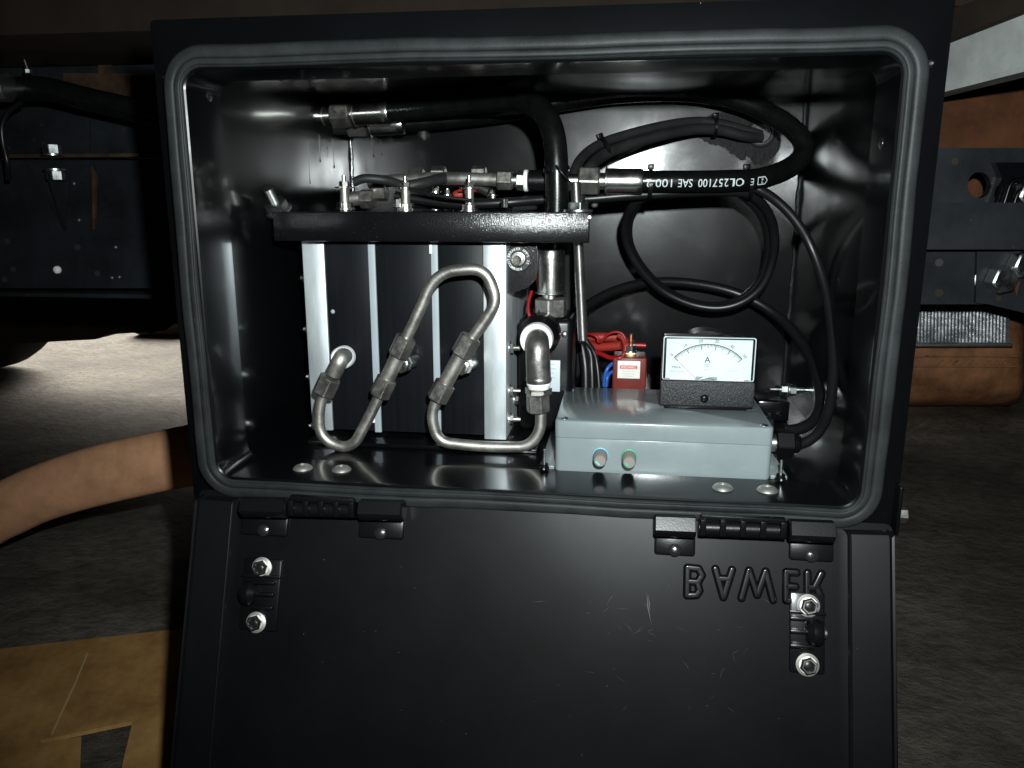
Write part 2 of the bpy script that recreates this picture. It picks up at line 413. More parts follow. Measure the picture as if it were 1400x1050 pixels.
# ---- bare arm reaching behind the box
def PD(px, py, d): return CAM + ray(px, py) * d
SKIN = mat('skin', (0.53, 0.28, 0.155), 0.52, spec=0.35, bump=0.12, bscale=260, var=0.22, vscale=30, dust_sparkle=0.035, dscale=60, dsize=.22, dcol=(0.22, 0.09, 0.045))
SKIN.node_tree.nodes['Principled BSDF'].inputs['Subsurface Weight'].default_value = 0.08
SKIN.node_tree.nodes['Principled BSDF'].inputs['Subsurface Radius'].default_value = (0.01, 0.004, 0.002)
ap = [PD(*q) for q in ((-420, 470, 1.34), (-260, 600, 1.30), (-130, 712, 1.25), (-62, 728, 1.22), (0, 700, 1.20), (60, 673, 1.19), (146, 647, 1.18), (271, 620, 1.17), (380, 599, 1.16), (470, 590, 1.15))]
ar = [.056, .052, .046, .0445, .0435, .0435, .0455, .0455, .036, .029]
pth = spline(ap, 8); rr_ = []
for i_ in range(len(pth)):
    f = i_ / 8; k = min(int(f), len(ar) - 2); rr_.append(ar[k] + (ar[k + 1] - ar[k]) * (f - k))
g = G().tube(pth, rr_, 24)
for i_, c_ in enumerate(pth):
    for k_ in range(24):
        v_ = g.v[i_ * 24 + k_] - c_; g.v[i_ * 24 + k_] = c_ + v_ - FWD * (v_.dot(FWD) * .45)
hd = (ap[-1] - ap[-2]).normalized(); hs = V3((0, 0, 1)).cross(hd).normalized(); hu = hd.cross(hs)
w0 = ap[-1]
g.tube([w0 - hd * .01, w0 + hd * .03, w0 + hd * .07, w0 + hd * .095], [.027, .030, .032, .024], 16)
g.tube([w0 + hd * .03 + hs * .02, w0 + hd * .075 + hs * .022, w0 + hd * .098 + hs * .018], [.020, .022, .012], 12)
g.tube([w0 + hd * .03 - hs * .02, w0 + hd * .075 - hs * .022, w0 + hd * .095 - hs * .018], [.020, .021, .012], 12)
for off, ln, r0 in ((.030, .070, .0095), (.011, .080, .0098), (-.010, .074, .0095), (-.029, .058, .0085)):
    b0_ = w0 + hd * .088 + hs * off
    g.tube(spline([b0_, b0_ + hd * ln * .45 - hu * .004, b0_ + hd * ln * .75 - hu * .018, b0_ + hd * ln * .9 - hu * .036], 4), [r0] * 9 + [r0 * .93] * 3 + [r0 * .6], 10)
b0_ = w0 + hd * .030 + hs * .034
g.tube(spline([b0_, b0_ + hd * .03 + hs * .020 - hu * .008, b0_ + hd * .055 + hs * .024 - hu * .016, b0_ + hd * .072 + hs * .020 - hu * .022], 4), [.014] * 5 + [.0115] * 4 + [.010] * 3 + [.006], 10)
o_ = g.build('person', SKIN)
md = o_.modifiers.new('skin', 'REMESH'); md.mode = 'VOXEL'; md.voxel_size = .004; md.use_smooth_shade = True
md = o_.modifiers.new('soft', 'SMOOTH'); md.factor = .5; md.iterations = 6
tag(o_, 'bare freckled arm of a person reaching behind the tool box at lower left', 'person')
# cardboard sheet with a cut-out
cz = GZ + .006
poly = [PZ(x, y, cz) for x, y in ((-120, 905), (40, 887), (246, 864), (330, 852), (345, 1120), (162, 1120), (168, 1050), (182, 991), (120, 1004), (56, 1017), (58, 1021), (112, 1012), (108, 1120), (-120, 1120))]
CB = G().prism(poly, (0, 0, .005)).build('cardboard_sheet', CARD, angle=20)
tag(CB, 'flattened brown cardboard sheet with a dark cut-out lying on the concrete', 'cardboard')

q_ = [PZ(x, y, cz + .0055) for x, y in ((119, 893), (121, 893), (104, 935), (88, 970), (72, 1004), (70, 1004), (86, 968), (102, 934))]
G().prism(q_, (0, 0, .0006)).build('crease', mat('card_crease', (0.50, 0.36, 0.17), .7), CB, angle=10)
# ---- truck underside, left of the box
def quad_box(pts, off): return G().prism(pts, off)
YR = 0.50
t = thing('chassis_rail', (-0.8, YR, -0.1), 'dark blue-black steel truck chassis rail left of the tool box', 'chassis rail')
def wallpx(x0, x1, y0, y1, Y, dep):
    return G().prism([P(x0, y1, Y), P(x1, y1, Y), P(x1, y0, Y), P(x0, y0, Y)], (0, dep, 0))
wallpx(-220, 330, 219, 394, YR, .02).build('lower_web', CHAS, t)
wallpx(-220, 330, 47, 213, YR + .035, .02).build('upper_web', CHAS, t)
a = P(-220, 213.5, YR - .012); b = P(330, 215, YR - .012)
G().box((a.x, YR - .012, a.z - .0045), (b.x, YR + .034, a.z + .0008), .0012).build('ledge', RUST, t)
a = P(-220, 396, YR - .02); b = P(330, 396, YR)
G().box((a.x, YR - .02, a.z - .006), (b.x, YR + .03, a.z), .001).build('bottom_flange', CHAS, t)
wallpx(134, 152, 50, 104, YR + .03, .008).build('weld_strip', RUST, t)
wallpx(86, 210, 100, 132, YR + .028, .006).build('rust_patch', RUST, t)
wallpx(114, 122, 160, 212, YR + .03, .006).build('rib', CHAS, t)
for x, y in ((10, 330), (106, 338), (18, 368), (133, 374), (6, 382)):
    p = P(x, y, YR - .0008); G().cyl(p, p + V3((0, .002, 0)), .0045, n=14).build('hole', INK, t)
for x, y in ((100, 251), (107, 301), (157, 338), (152, 380), (162, 379)):
    p = P(x, y, YR - .001); G().lathe(p + V3((0, .002, 0)), (0, -1, 0), [(0, .0035), (.0025, .003), (.0035, .001)], 10).build('rivet', ROD, t)
t = thing('gusset_bracket', P(75, 310, YR - .02), 'triangular dark gusset bracket bolted below the rusty ledge of the chassis rail', 'bracket')
G().prism([P(34, 219, YR - .004), P(126, 219, YR - .004), P(132, 240, YR - .004), P(129, 315, YR - .004), P(124, 315, YR - .004), P(124, 250, YR - .004), P(112, 232, YR - .004), P(96, 230, YR - .004), P(88, 316, YR - .004)], (0, .003, 0)).build('plate', CHAS, t)
G().prism([P(66, 246, YR - .03), P(72, 246, YR - .03), P(90, 315, YR - .006), P(86, 313, YR - .006)], (0, .004, .0)).build('edge_fold', CHAS, t)
G().prism([P(124, 226, YR - .008), P(131, 240, YR - .008), P(129, 314, YR - .008), P(126, 314, YR - .008), P(126, 244, YR - .008)], (0, .004, 0)).build('rust_rim', RUST, t)
for px, py, up_ in ((71, 204, 1), (76, 240, -1)):
    t = thing('hex_bolt', P(px, py, YR - .03), 'zinc hex bolt head above the rusty chassis ledge' if up_ > 0 else 'zinc hex nut below the rusty chassis ledge, at top of the gusset', 'bolt' if up_ > 0 else 'nut')
    c = P(px, py, YR - .03)
    G().hexn(c - V3((0, 0, .0065)), c + V3((0, 0, .0065)), .021, .3).build('head', ZINC, t)
    G().cyl(c + V3((0, 0, -.0085 if up_ > 0 else .0065)), c + V3((0, 0, -.0065 if up_ > 0 else .009)), .0145).build('washer', ZINC, t)
c = P(38, 96, .47)
t = thing('small_stud_bolt', c, 'small bright threaded stud with nut above the thick black hose', 'bolt')
G().cyl(c, c + V3((-.003, 0, .013)), .0022, n=10).build('stud', ZINC, t)
G().hexn(c - V3((0, 0, .004)), c + V3((0, 0, .001)), .009).build('nut', ZINC, t)
c = P(77, 369, YR - .003)
tag(G().lathe(c + V3((0, .003, 0)), (0, -1, 0), [(0, .0058), (.003, .0052), (.0045, .002)], 14).build('white_clip', PTFE), 'small white plastic clip low on the dark chassis rail', 'clip')
tag(G().tube(spline(pxs([(-60, 108, .40), (0, 122, .42), (60, 122, .43), (120, 136, .435), (180, 150, .44), (250, 168, .45)])), .0155).build('air_hose', RUBB), 'thick black hose running across the chassis rail into the box side', 'hose')
tag(G().tube(spline(pxs([(30, 140, .42), (12, 152, .42), (3, 172, .42), (4, 195, .42), (10, 222, .42), (12, 245, .43)])), .0035, 10).build('thin_air_line', CABL), 'thin curved black line below the thick hose at left edge', 'air line')
c = P(2, 118, .40)
tag(G().lathe(c + V3((.01, 0, 0)), (-1, 0, 0), [(0, .016), (.004, .019), (.02, .019), (.024, .016)], 20).build('hose_collar', ROD), 'dull metal collar on thick black hose at left edge', 'collar')
# bed underside and far side of the truck
a = P(-300, 47, .42); 
tag(G().box((-9, .33, P(100, 46, .33).z), (6, 1.7, P(100, 46, .33).z + .08), .004).build('truck_bed_board', WOODU), 'dark brown timber underside of truck bed at upper left', 'truck bed')
pts = [(-300, 60), (-300, 482), (45, 468.5), (130, 464), (150, 457), (201, 454), (208, 456), (216, 453), (226, 452), (238, 443), (420, 440), (1700, 452), (1700, 60)]  # lower-left edge is seen; unseen height and right run added to block daylight
tag(G().prism([P(x, y, 1.75) for x, y in pts], (0, .15, 0)).build('far_chassis_rail', WOODU, angle=20), 'dark far chassis member silhouetted against the bright floor', 'chassis rail')
WY = PZ(-10, 508, GZ).y; wc = P(-42, 402, WY)
t = thing('rear_wheel_assembly', (wc.x, wc.y, GZ), 'black truck tyre at far side, cut by left edge', 'wheel')
rr = wc.z - P(-10, 507, WY).z
G().lathe(wc + V3((0, -.12, 0)), (0, 1, 0), [(0, rr * .55), (0, rr * .88), (.03, rr * .97), (.06, rr), (.2, rr), (.24, rr * .96), (.26, rr * .85)], 40).build('tyre', TYRE, t)
G().lathe(wc + V3((0, -.10, 0)), (0, 1, 0), [(0, rr * .3), (.02, rr * .54), (.2, rr * .54)], 30).build('rim', ROD, t)
tag(G().box(PZ(236, 447, GZ + .03) - V3((.15, .1, .03)), PZ(262, 444, GZ) + V3((.15, .2, .10)), .03).build('kerb_stone', CONC), 'pale rubble kerb at far edge of the bright floor beside the gasket', 'kerb')

# ---- truck parts, right of the box
YB = 0.33
t = thing('side_rail', P(1340, 415, YB), 'dark blue steel rail with round hole right of the tool box', 'chassis rail')
hole = [P(1339 + 16 * math.cos(2 * math.pi * k / 20), 253 + 18 * math.sin(2 * math.pi * k / 20), YB) for k in range(20)]
outer = []
x0, x1, y0, y1 = 1225, 1470, 202, 290
for k in range(20):
    c, s_ = math.cos(2 * math.pi * k / 20), math.sin(2 * math.pi * k / 20)
    sx = ((x1 if c > 0 else x0) - 1339) / c if abs(c) > 1e-6 else 1e9
    sy = ((y1 if s_ > 0 else y0) - 253) / s_ if abs(s_) > 1e-6 else 1e9
    q = min(sx, sy); outer.append(P(1339 + c * q, 253 + s_ * q, YB))
back = [p + V3((0, .012, 0)) for p in hole]
G().loops([outer, hole, back]).build('upper_web', CHAS, t, angle=30)
wallpx(1225, 1470, 291, 416, YB, .012).build('lower_web', CHAS, t)
p = P(1284, 359, YB - .001); G().cyl(p, p + V3((0, .003, 0)), .0042, n=16).build('hole', INK, t)
G().prism([P(1336, 344, YB - .006), P(1470, 344, YB - .006), P(1470, 445, YB - .006), P(1352, 416, YB - .006), P(1334, 414, YB - .006)], (0, .005, 0)).build('gusset', CHAS, t)
G().prism([P(1361, 222, YB - .012), P(1470, 222, YB - .012), P(1470, 281, YB - .012), P(1357, 281, YB - .012), P(1370, 243, YB - .012)], (0, .011, 0)).build('bracket_plate', PAINT, t)
G().tube(fillet(pxs([(1372, 281, YB - .016), (1383, 246, YB - .016), (1470, 244, YB - .016)]), .008), .003, 10).build('bracket_lip', PAINT, t)
G().tube(fillet(pxs([(1386, 281, YB - .018), (1393, 258, YB - .018), (1470, 257, YB - .018)]), .008), .0022, 10).build('bracket_lip', PAINT, t)
G().prism([P(1385, 386, YB - .008), P(1395, 384, YB - .008), P(1390, 405, YB - .008)], (0, .0018, 0)).build('rust_chip', BROWN, t)
a = P(1225, 277, YB - .03); b = P(1470, 341, YB - .03); a2 = P(1225, 341, YB - .03); b2 = P(1470, 277, YB - .03)
tag(G().prism([a2, b, b2, a], (0, .022, 0)).build('cross_bar', CHAS), 'flat dark bar fixed across the holed rail, right of tool box', 'bar')
for px, py, s_, lab in ((1365, 382, 1.0, 'large zinc hex bolt with serrated washer on the dark gusset at right'), (1394, 361, .95, 'zinc hex bolt head cut by right edge, above the serrated washer'), (1400, 266, .9, 'zinc hex bolt in the shiny bracket at right edge, beside the round hole')):
    c = P(px, py, YB - .008)
    t = thing('hex_bolt', c, lab, 'bolt')
    if s_ == 1: G().lathe(c + V3((-.003, .006, 0)), (0, -1, 0), [(0, .0185), (.002, .0185), (.003, .0165)], 36).build('washer', ROD, t)
    G().hexn(c + V3((0, .004, 0)), c + V3((.003, -.012, 0)), .0255 * s_, .2).build('head', ZINC, t)
t = thing('white_beam', P(1340, 110, .3), 'off-white painted steel beam running forward at upper right', 'beam')
A = [P(1262, 60, .34), P(1490, -28, .16), P(1490, 73, .16), P(1262, 130, .34)]
G().prism([A[3], A[2], A[1], A[0]], (.012, .03, .0)).build('web', OFFW, t)
lo = [P(1262, 126, .336), P(1490, 67, .156), P(1490, 75, .156), P(1262, 133, .336)]
G().prism([lo[3], lo[2], lo[1], lo[0]], (.016, .035, .0)).build('lower_lip', OFFW, t)
tag(G().prism([P(1240, 300, .42), P(1500, 300, .42), P(1500, 60, .42), P(1240, 60, .42)], (0, .02, 0)).build('brown_side_panel', BROWN), 'rusty brown panel between white beam and dark holed rail', 'panel')
tag(G().prism([P(1280, 60, .30), P(1500, -25, .14), P(1500, -60, .14), P(1280, 20, .30)], (.02, .03, 0)).build('upper_timber', WOODU), 'dark brown timber above the white beam at top right', 'timber')
t = thing('fuel_tank', P(1310, 552, .45), 'orange-brown tank with ribbed lamp lens under the dark rail', 'tank')
pr = [(418, .47), (472, .455), (505, .45), (530, .455), (545, .47), (554, .50), (556, .6), (400, .6)]
def tank_loop(xx, f): return [P(xx, 480 + (y - 480) * f, Y + (1 - f) * .05) for y, Y in pr]
G().loops([tank_loop(x, f) for x, f in ((1150, 1), (1340, 1), (1378, .99), (1392, .93), (1399, .8), (1401, .55))]).build('shell', TANKB, t)
G().prism([P(1160, 473, .44), P(1380, 470, .44), P(1380, 405, .445), P(1160, 408, .445)], (0, .006, 0)).build('ribbed_lens', REFL, t)  # ribbed lamp lens, built as a silvery metal sheet
for k in range(38):
    x = 1200 + k * 4.7
    G().tube([P(x, 468, .4395), P(x + 1, 412, .4445)], .0011, 6).build('rib', REFL, t)
G().tube(pxs([(1160, 472.5, .438), (1384, 472, .438)]), .0022, 8).build('lens_edge', ROD, t)
for k in range(9):
    x = 1282 + k * 10.5
    G().tube(pxs([(x, 498, .447), (x + 8, 491, .447)]), .0010, 6).build('stamped_ridge', TANKB, t)
for y in (487, 501): G().tube(pxs([(1160, y, .449), (1390, y, .449)]), .0012, 6).build('seam', TANKB, t)

# ================================================================== TOOL BOX
GX, GZH = 0.26, 0.1693
XL, XR, ZC, ZF, YBK = -0.247, 0.262, 0.170, -0.1545, 0.36
TB = thing('tool_box', (0, .18, -.185), 'open black steel tool box with grey rubber door seal and dropped lid', 'tool box')
G().box((XL, YBK, ZF), (XR, YBK + .003, ZC)).build('back_panel', PAINT, TB)
G().box((-.2685, .0105, -.180), (XL, YBK + .003, .184)).build('side_panel', PAINT, TB)
G().box((XR, .0105, -.180), (.2685, YBK + .003, .184)).build('side_panel', PAINT, TB)
G().box((XL, .0105, ZC), (XR, YBK + .003, .184)).build('top_panel', PAINT, TB)
G().box((XL, .047, -.180), (XR, YBK + .003, ZF)).build('floor_panel', PAINT, TB)
def loop3(ins, y, r0=.030, n=8, x0=-GX, x1=GX, z0=-GZH, z1=GZH):
    r = max(.002, r0 - ins)
    return [V3((x, y, z)) for x, z in rrect(x0 + ins, x1 - ins, z0 + ins, z1 - ins, r, n)]
fo = [V3((x, .0062, z)) for x, z in rrect(-.2725, .2745, -.1845, .1893, .004, 8)]
fo2 = [p + V3((0, .0040, 0)) for p in fo]
G().loops([fo2, fo, loop3(.004, 0), loop3(.010, 0), loop3(.010, .0032)]).build('front_frame', PAINT, TB)
RI = .0165                            # inner rim, folded 45 mm into the box
G().loops([loop3(RI - .003, .003), loop3(RI - .003, -.003), loop3(RI - .0022, -.0052), loop3(RI - .0008, -.006), loop3(RI + .0004, -.0052), loop3(RI + .0007, -.003),
           loop3(RI + .0007, .045), loop3(RI - .001, .045), loop3(RI - .001, .003)]).build('opening_rim', PAINT, TB)
prof = [(-.0002, .0), (-.0008, -.0015), (-.0010, -.0040), (-.0002, -.0055), (.0004, -.0068), (.0014, -.0080), (.0028, -.0087), (.0058, -.0089), (.0078, -.0086), (.0086, -.0078), (.0088, -.0068), (.0092, -.0080), (.0100, -.0084), (.0122, -.0085), (.0130, -.0082), (.0133, -.0070), (.0137, -.0078), (.0146, -.0073), (.0150, -.004), (.0150, .001)]
def gl(ins, y):
    pts = loop3(ins, y, n=10)
    out = []
    for i, p in enumerate(pts):
        q = pts[(i + 1) % len(pts)]; out.append(p)
        d = (q - p).length
        if d > .08:
            for k in range(1, 12): out.append(p.lerp(q, k / 12))
    return out
jx = P(421, 680, -.01).x
LL = []
for ins, y in prof:
    lp = gl(ins, y); o2 = []
    for p in lp:
        p = p.copy(); wob = .0005 * math.sin(p.x * 31 + p.z * 27) + .0003 * math.sin(p.x * 83 - p.z * 61)
        if p.z < -.12 and abs(p.x) < .225: p.z += wob
        elif p.z > .12 and abs(p.x) < .225: p.z += wob
        else: p.x += wob
        o2.append(p)
    LL.append(o2)
gk = G().loops(LL)
gk.build('door_seal', GASK, TB, angle=60)
# overlapping joint of the seal at lower left
G().loops([[V3((jx + dx, y - .0007, -GZH + ins - .0009 * s_)) for ins, y in prof[:11]] for dx, s_ in ((0, 1), (.001, 1.2), (.05, .8), (.10, .2))], close_u=False).build('seal_joint', GASK, TB, angle=60)
def bead(pts, r, m, name, par, k=10):
    path = spline(pts, k); rs = [r * (0.75 + .5 * random.random()) for _ in path]
    for p in path: p.x += random.uniform(-.0005, .0005)
    return G().tube(path, rs, 8).build(name, m, par)
bead([(XL + .001, YBK - .001, z) for z in (-.15, -.05, .03, .10, .165)], .0017, WELD, 'weld_bead', TB)
bead([(XR - .001, YBK - .001, z) for z in (-.15, -.07, 0, .08, .165)], .0026, WELD, 'weld_bead', TB)
c = V3((XR - .003, YBK - .004, P(1107, 122, .355).z)); G().lathe(c, (0, -1, 0), [(0, .0045), (.003, .0035), (.0045, .0015)], 10).build('weld_blob', WELD, TB)
# runs of paint below the hose fittings on the left wall
for px, ya, yb, r in ((421, 192, 252, .0009), (436, 184, 222, .0012), (447, 200, 204, .0012), (455, 190, 230, .0012), (432, 205, 214, .0008), (508, 186, 215, .0012), (520, 190, 212, .001)):
    if px < 480: pts = [PX(px + (yb - ya) * f * .05, ya + (yb - ya) * f, XL) for f in (0, .35, .7, 1)]
    else: pts = [P(px + (yb - ya) * f * .1, ya + (yb - ya) * f, YBK) for f in (0, .35, .7, 1)]
    path = spline(pts, 5); n_ = len(path)
    G().tube(path, [r * .55 * (.4 + .6 * i / n_) if i < n_ - 2 else r for i in range(n_)], 8).build('paint_run', CABL, TB)
# rust-free grommet plugs on the rim
for px, py, X in ((285, 131, -GX + RI), (1206, 196, GX - RI)):
    p = PX(px, py, X); s_ = 1 if X < 0 else -1
    G().lathe(p, (s_, 0, 0), [(0, .0045), (.001, .0042), (.0016, .002)], 16).build('rim_plug', WELD, TB)
# button head bolts on the lower rim
def button_head(px, py):
    p = PZ(px, py, -.1521)
    prof_ = [(0, .0078), (.0005, .0080), (.0018, .0072), (.0030, .0056), (.0037, .0038), (.0039, .0026), (.0022, .0025), (.0021, .0003)]
    return G().lathe(p, (0, 0, 1), prof_, 26).build('button_head_bolt', DULLS, TB)
for q in ((414, 641), (467, 643), (988, 668), (1049, 671)): button_head(*q)
p = P(1273, 87, -.001); G().lathe(p + V3((0, .002, 0)), (0, -1, 0), [(0, .0024), (.003, .002), (.004, .0008)], 12).build('frame_screw', CHROM, TB)

# ---- lid
XA, XB, LH = -.2597, .2677, .372
def ring(ins, w, r=.006, n=4): return [lid(x, -z, w if -z > .005 else min(w, -.0066)) for x, z in rrect(XA + ins, XB - ins, -LH + ins, -min(ins, .0032 + ins * .02), min(r, .006), n)]
lid_loops = [ring(0, -.020), ring(-.0012, -.002), ring(-.0010, .0), ring(.0006, .0012), ring(.0022, .0008), ring(.003, -.002), ring(.0278, -.0048, .010), ring(.0286, -.0043, .010), ring(.0294, -.0047, .010), ring(.0304, -.0062, .010), ring(.034, -.0066, .010), ring(.037, -.0066, .010)]
lg = G().loops(lid_loops)
n_ = len(lid_loops[-1]); lg.f.append([len(lg.v) - n_ + k for k in range(n_)])
bk = ring(.004, -.020); b0 = len(lg.v); lg.v += bk; lg.f.append([b0 + k for k in reversed(range(n_))])
LID = lg.build('lid', LIDP, TB, angle=30)
WF = -.0066                           # level of the recessed field of the lid
def lid_box(u0, u1, v0, v1, w0, w1, bev=.0012):
    gg = G().box((u0, v0, w0), (u1, v1, w1), bev)
    gg.v = [lid(p.x, p.y, p.z) for p in gg.v]; return gg
def pill(gg, a, b, hw, w0, h):        # raised round-ended stroke on the lid
    a = V3((a[0], a[1], 0)); b = V3((b[0], b[1], 0)); d = (b - a); L_ = d.length; d.normalize(); nrm = V3((-d.y, d.x, 0))
    def out(rr):
        pts = []
        for k in range(9): t = -math.pi / 2 + math.pi * k / 8; pts.append(b + d * math.cos(t) * rr + nrm * math.sin(t) * rr)
        for k in range(9): t = math.pi / 2 + math.pi * k / 8; pts.append(a + d * math.cos(t) * rr + nrm * math.sin(t) * rr)
        return pts
    lv = [[lid(p.x, p.y, w0 + dw) for p in out(hw * f)] for f, dw in ((1.18, -.0003), (1.0, h * .35), (.8, h * .82), (.55, h), (.25, h * 1.02))]
    gg.loops(lv); n = len(lv[0]); gg.f.append([len(gg.v) - n + k for k in range(n)])
u0, vt = PL(937, 770, WF); u1, vb = PL(1128, 812, WF)
strokes = {'B': [((0, 0), (0, 1)), ((0, 0), (.42, .03)), ((.42, .03), (.56, .2)), ((.56, .2), (.46, .46)), ((0, .5), (.5, .5)), ((.5, .54), (.66, .75)), ((.66, .75), (.5, .98)), ((.5, .98), (0, 1))],
           'A': [((0, 1), (.42, 0)), ((.42, 0), (.84, 1)), ((.17, .66), (.67, .66))],
           'W': [((0, 0), (.26, 1)), ((.26, 1), (.55, .15)), ((.55, .15), (.84, 1)), ((.84, 1), (1.1, 0))],
           'E': [((0, 0), (0, 1)), ((0, 0), (.5, 0)), ((0, .5), (.45, .5)), ((0, 1), (.5, 1))],
           'R': [((0, 0), (0, 1)), ((0, 0), (.4, .03)), ((.4, .03), (.55, .24)), ((.55, .24), (.4, .5)), ((0, .5), (.4, .5)), ((.3, .5), (.6, 1))]}
# the name is pressed in from outside, so from here it reads turned over top to bottom
xs = [(937, 963), (975, 1004), (1011, 1060), (1072, 1092), (1101, 1126)]
slope = .012
for ch, (xa, xb) in zip('BAWER', xs):
    st = strokes[ch]; mx_ = max(q[0] for s_ in st for q in s_)
    ua, va = PL(xa + 3, 776 + (xa - 937) * .045, WF); ub, _ = PL(xb - 3, 772, WF)
    hgt = .0200; gg = G()
    if ch == 'B': st = [((p[0], 1 - p[1]), (q[0], 1 - q[1])) for p, q in st]; st = [((p[0], 1 - p[1]), (q[0], 1 - q[1])) for p, q in st]
    for p, q in st:
        f = lambda s_: (ua + (ub - ua) * s_[0] / mx_, va + hgt * (1 - s_[1]))
        pill(gg, f(p), f(q), .0027, WF, .0021)
    gg.build('embossed_letter', LIDP, LID, angle=60)
NUTR = mat('dull_zinc_nut', (0.62, 0.61, 0.57), 0.5, 0.8, bump=0.05, bscale=600)
DARKS = mat('shaded_stud_end', (0.03, 0.03, 0.03), 0.35, 0.8)  # darkened colour stands for the shade inside the nut's hollow
def flange_nut(u, v, w):
    c = lid(u, v, w)
    F_ = G().lathe(c, L_N, [(0, .0080), (.0010, .0080), (.0020, .0066), (.0024, .0062)], 26).build('flange_nut', NUTR, LID)
    G().lathe(c + L_N * .0018, L_N, [(0, .0060), (.0040, .0060), (.0050, .0052), (.0050, .0042), (.0020, .0040)], 6, .3, cap=False).build('nut_hexagon', CHROM, LID)
    G().lathe(c + L_N * .0018, L_N, [(0, .0041), (.0026, .0041), (.0036, .0028), (.0038, .0010)], 16).build('stud_end', DARKS, LID)
def latch(pxa, pxb, pya, pyb, nuts, side):
    ua, va = PL(pxa, pya, WF); ub, vb = PL(pxb, pyb, WF)
    lid_box(ua, ub, va, vb, WF - .0005, WF + .0022, .0016).build('latch_plate', LIDP, LID)
    for nx, ny in nuts:
        u, v = PL(nx, ny, WF + .003); flange_nut(u, v, WF + .0023)
    um = (ua + ub) / 2; vm = (va + vb) / 2
    e = ub if side > 0 else ua
    gg = G()
    c = lid(e - side * .0015, vm - .001, WF + .0048)
    gg.lathe(c - V3((.012, 0, 0)) * side, (side, 0, 0), [(0, .0060), (.004, .0092), (.0085, .0092), (.011, .0075), (.0115, .003)], 24)
    gg.build('latch_barrel', PLAS, LID)
    G().lathe(c + V3((-.001 * side, 0, 0)), (side, 0, 0), [(0, .0042), (.0024, .0040), (.003, .002)], 14).build('latch_pin', ZINC if side > 0 else PLAS, LID)
    for dv in (-.010, -.001, .009):
        lid_box(um - .0125 * side if side > 0 else um - .004, um + .004 if side > 0 else um + .0125, vm + dv - .0013, vm + dv + .0013, WF + .0020, WF + .0070, .0006).build('latch_finger', PLAS, LID)
    lid_box(ua - .0005, ub + .0005, vm - .0155, vm - .0130, WF + .0018, WF + .0046, .0006).build('latch_rib', PLAS, LID)
latch(336, 379, 762, 864, ((358, 776), (350, 851)), -1)
latch(1079, 1127, 808, 922, ((1105, 828), (1104, 909)), 1)
# scratches and grit on the lid
sg = G(); rnd = random.Random(3)
def scratch(pxa, pya, pxb, pyb, wd=.00018):
    a = PL(pxa, pya, WF + .0003); b = PL(pxb, pyb, WF + .0003)
    pa, pb = lid(a[0], a[1], WF + .0003), lid(b[0], b[1], WF + .0003); mid = (pa + pb) / 2 + V3((rnd.uniform(-.0015, .0015), 0, 0))
    d = (pb - pa).normalized().cross(L_N) * wd
    sg.add([pa, mid - d, pb, mid + d], [[0, 1, 2, 3]])
scratch(884, 808, 891, 855, .0004); scratch(886, 812, 889, 838, .0003); scratch(268, 745, 277, 735, .0002)
for k in range(34):
    x, y = rnd.gauss(900, 90), rnd.gauss(880, 50)
    if not 720 < x < 1060 or not 780 < y < 1000: continue
    a_ = rnd.choice((rnd.gauss(.1, .25), rnd.gauss(.9, .3), rnd.gauss(2.4, .3))); l_ = rnd.uniform(5, 24)
    scratch(x, y, x + l_ * math.cos(a_), y + l_ * math.sin(a_), rnd.uniform(.00004, .00011))
sc_o = sg.build('scratches', mat('scratch_grey', (0.020, 0.022, 0.022), 0.45), LID, angle=10); sc_o['kind'] = 'stuff'
# ---- hinges
def hinge(x0, xa, xb, x1, yl, slope, wide):
    """left knuckle x0..xa, ribbed middle xa..xb, right knuckle xb..x1 (pixels), yl = upper line"""
    Yh = -.020
    def q(px, py, dy=0.0): return P(px, py, Yh + dy)
    yy = lambda px: yl + (px - x0) * slope
    H = None
    parts = []
    def knuckle(pa, pb):
        A = q(pa + 2, yy(pa) + 10); B = q(pb - 2, yy(pb) + 10)
        return G().lathe(A, B - A, [(0, .0070), (.0012, .0082), ((B - A).length - .0012, .0082), ((B - A).length, .0070)], 24)
    H = knuckle(x0, xa).build('hinge', PLAS, TB)
    knuckle(xb, x1).build('knuckle', PLAS, H)
    for pa, pb in ((x0, xa), (xb, x1)):
        A = q(pa + 4, yy(pa) + 10); B = q(pb - 4, yy(pb) + 10); nn = V3((0, -.86, .51)); tt = V3((0, .51, .86))
        G().prism([A + nn * .0072 - tt * .0048, B + nn * .0072 - tt * .0048, B + nn * .0072 + tt * .0048, A + nn * .0072 + tt * .0048], nn * .0016).build('land', PLAS, H, angle=20)
    A = q(xa + 2, yy(xa) + 11); B = q(xb - 2, yy(xb) + 11); Lm = (B - A).length
    G().lathe(A, B - A, [(0, .0062), (Lm, .0062)], 20).build('barrel', PLAS, H)
    for k in range(5):
        f = (k + .0) / 4; c = A.lerp(B, .04 + .92 * f)
        G().box(c + V3((-.0022, -.0080, -.003)), c + V3((.0022, .0, .0092)), .0008).build('rib', PLAS, H)
    G().box(A + V3((.001, -.0055, .0078)), B + V3((-.001, .0, .0108)), .0008).build('ridge', PLAS, H)
    for pa, pb in ((x0, xa), (xb, x1)):
        ua, va = PL(pa + 3, yy(pa) + 14, WF); ub, vb_ = PL(pb - 3, yy(pb) + 50, WF)
        lid_box(ua, ub, va, va + .0190, WF - .002, WF + .0035, .0020).build('leaf', PLAS, H)
        um = (ua + ub) / 2; c = lid(um, va + .0150, WF + .0035)
        G().lathe(c - L_N * .001, L_N, [(0, .0050), (.0016, .0046), (.0026, .0030), (.003, .001)], 16).build('leaf_screw', WELD, H)
hinge(330, 397, 490, 555, 683, .022, 1)
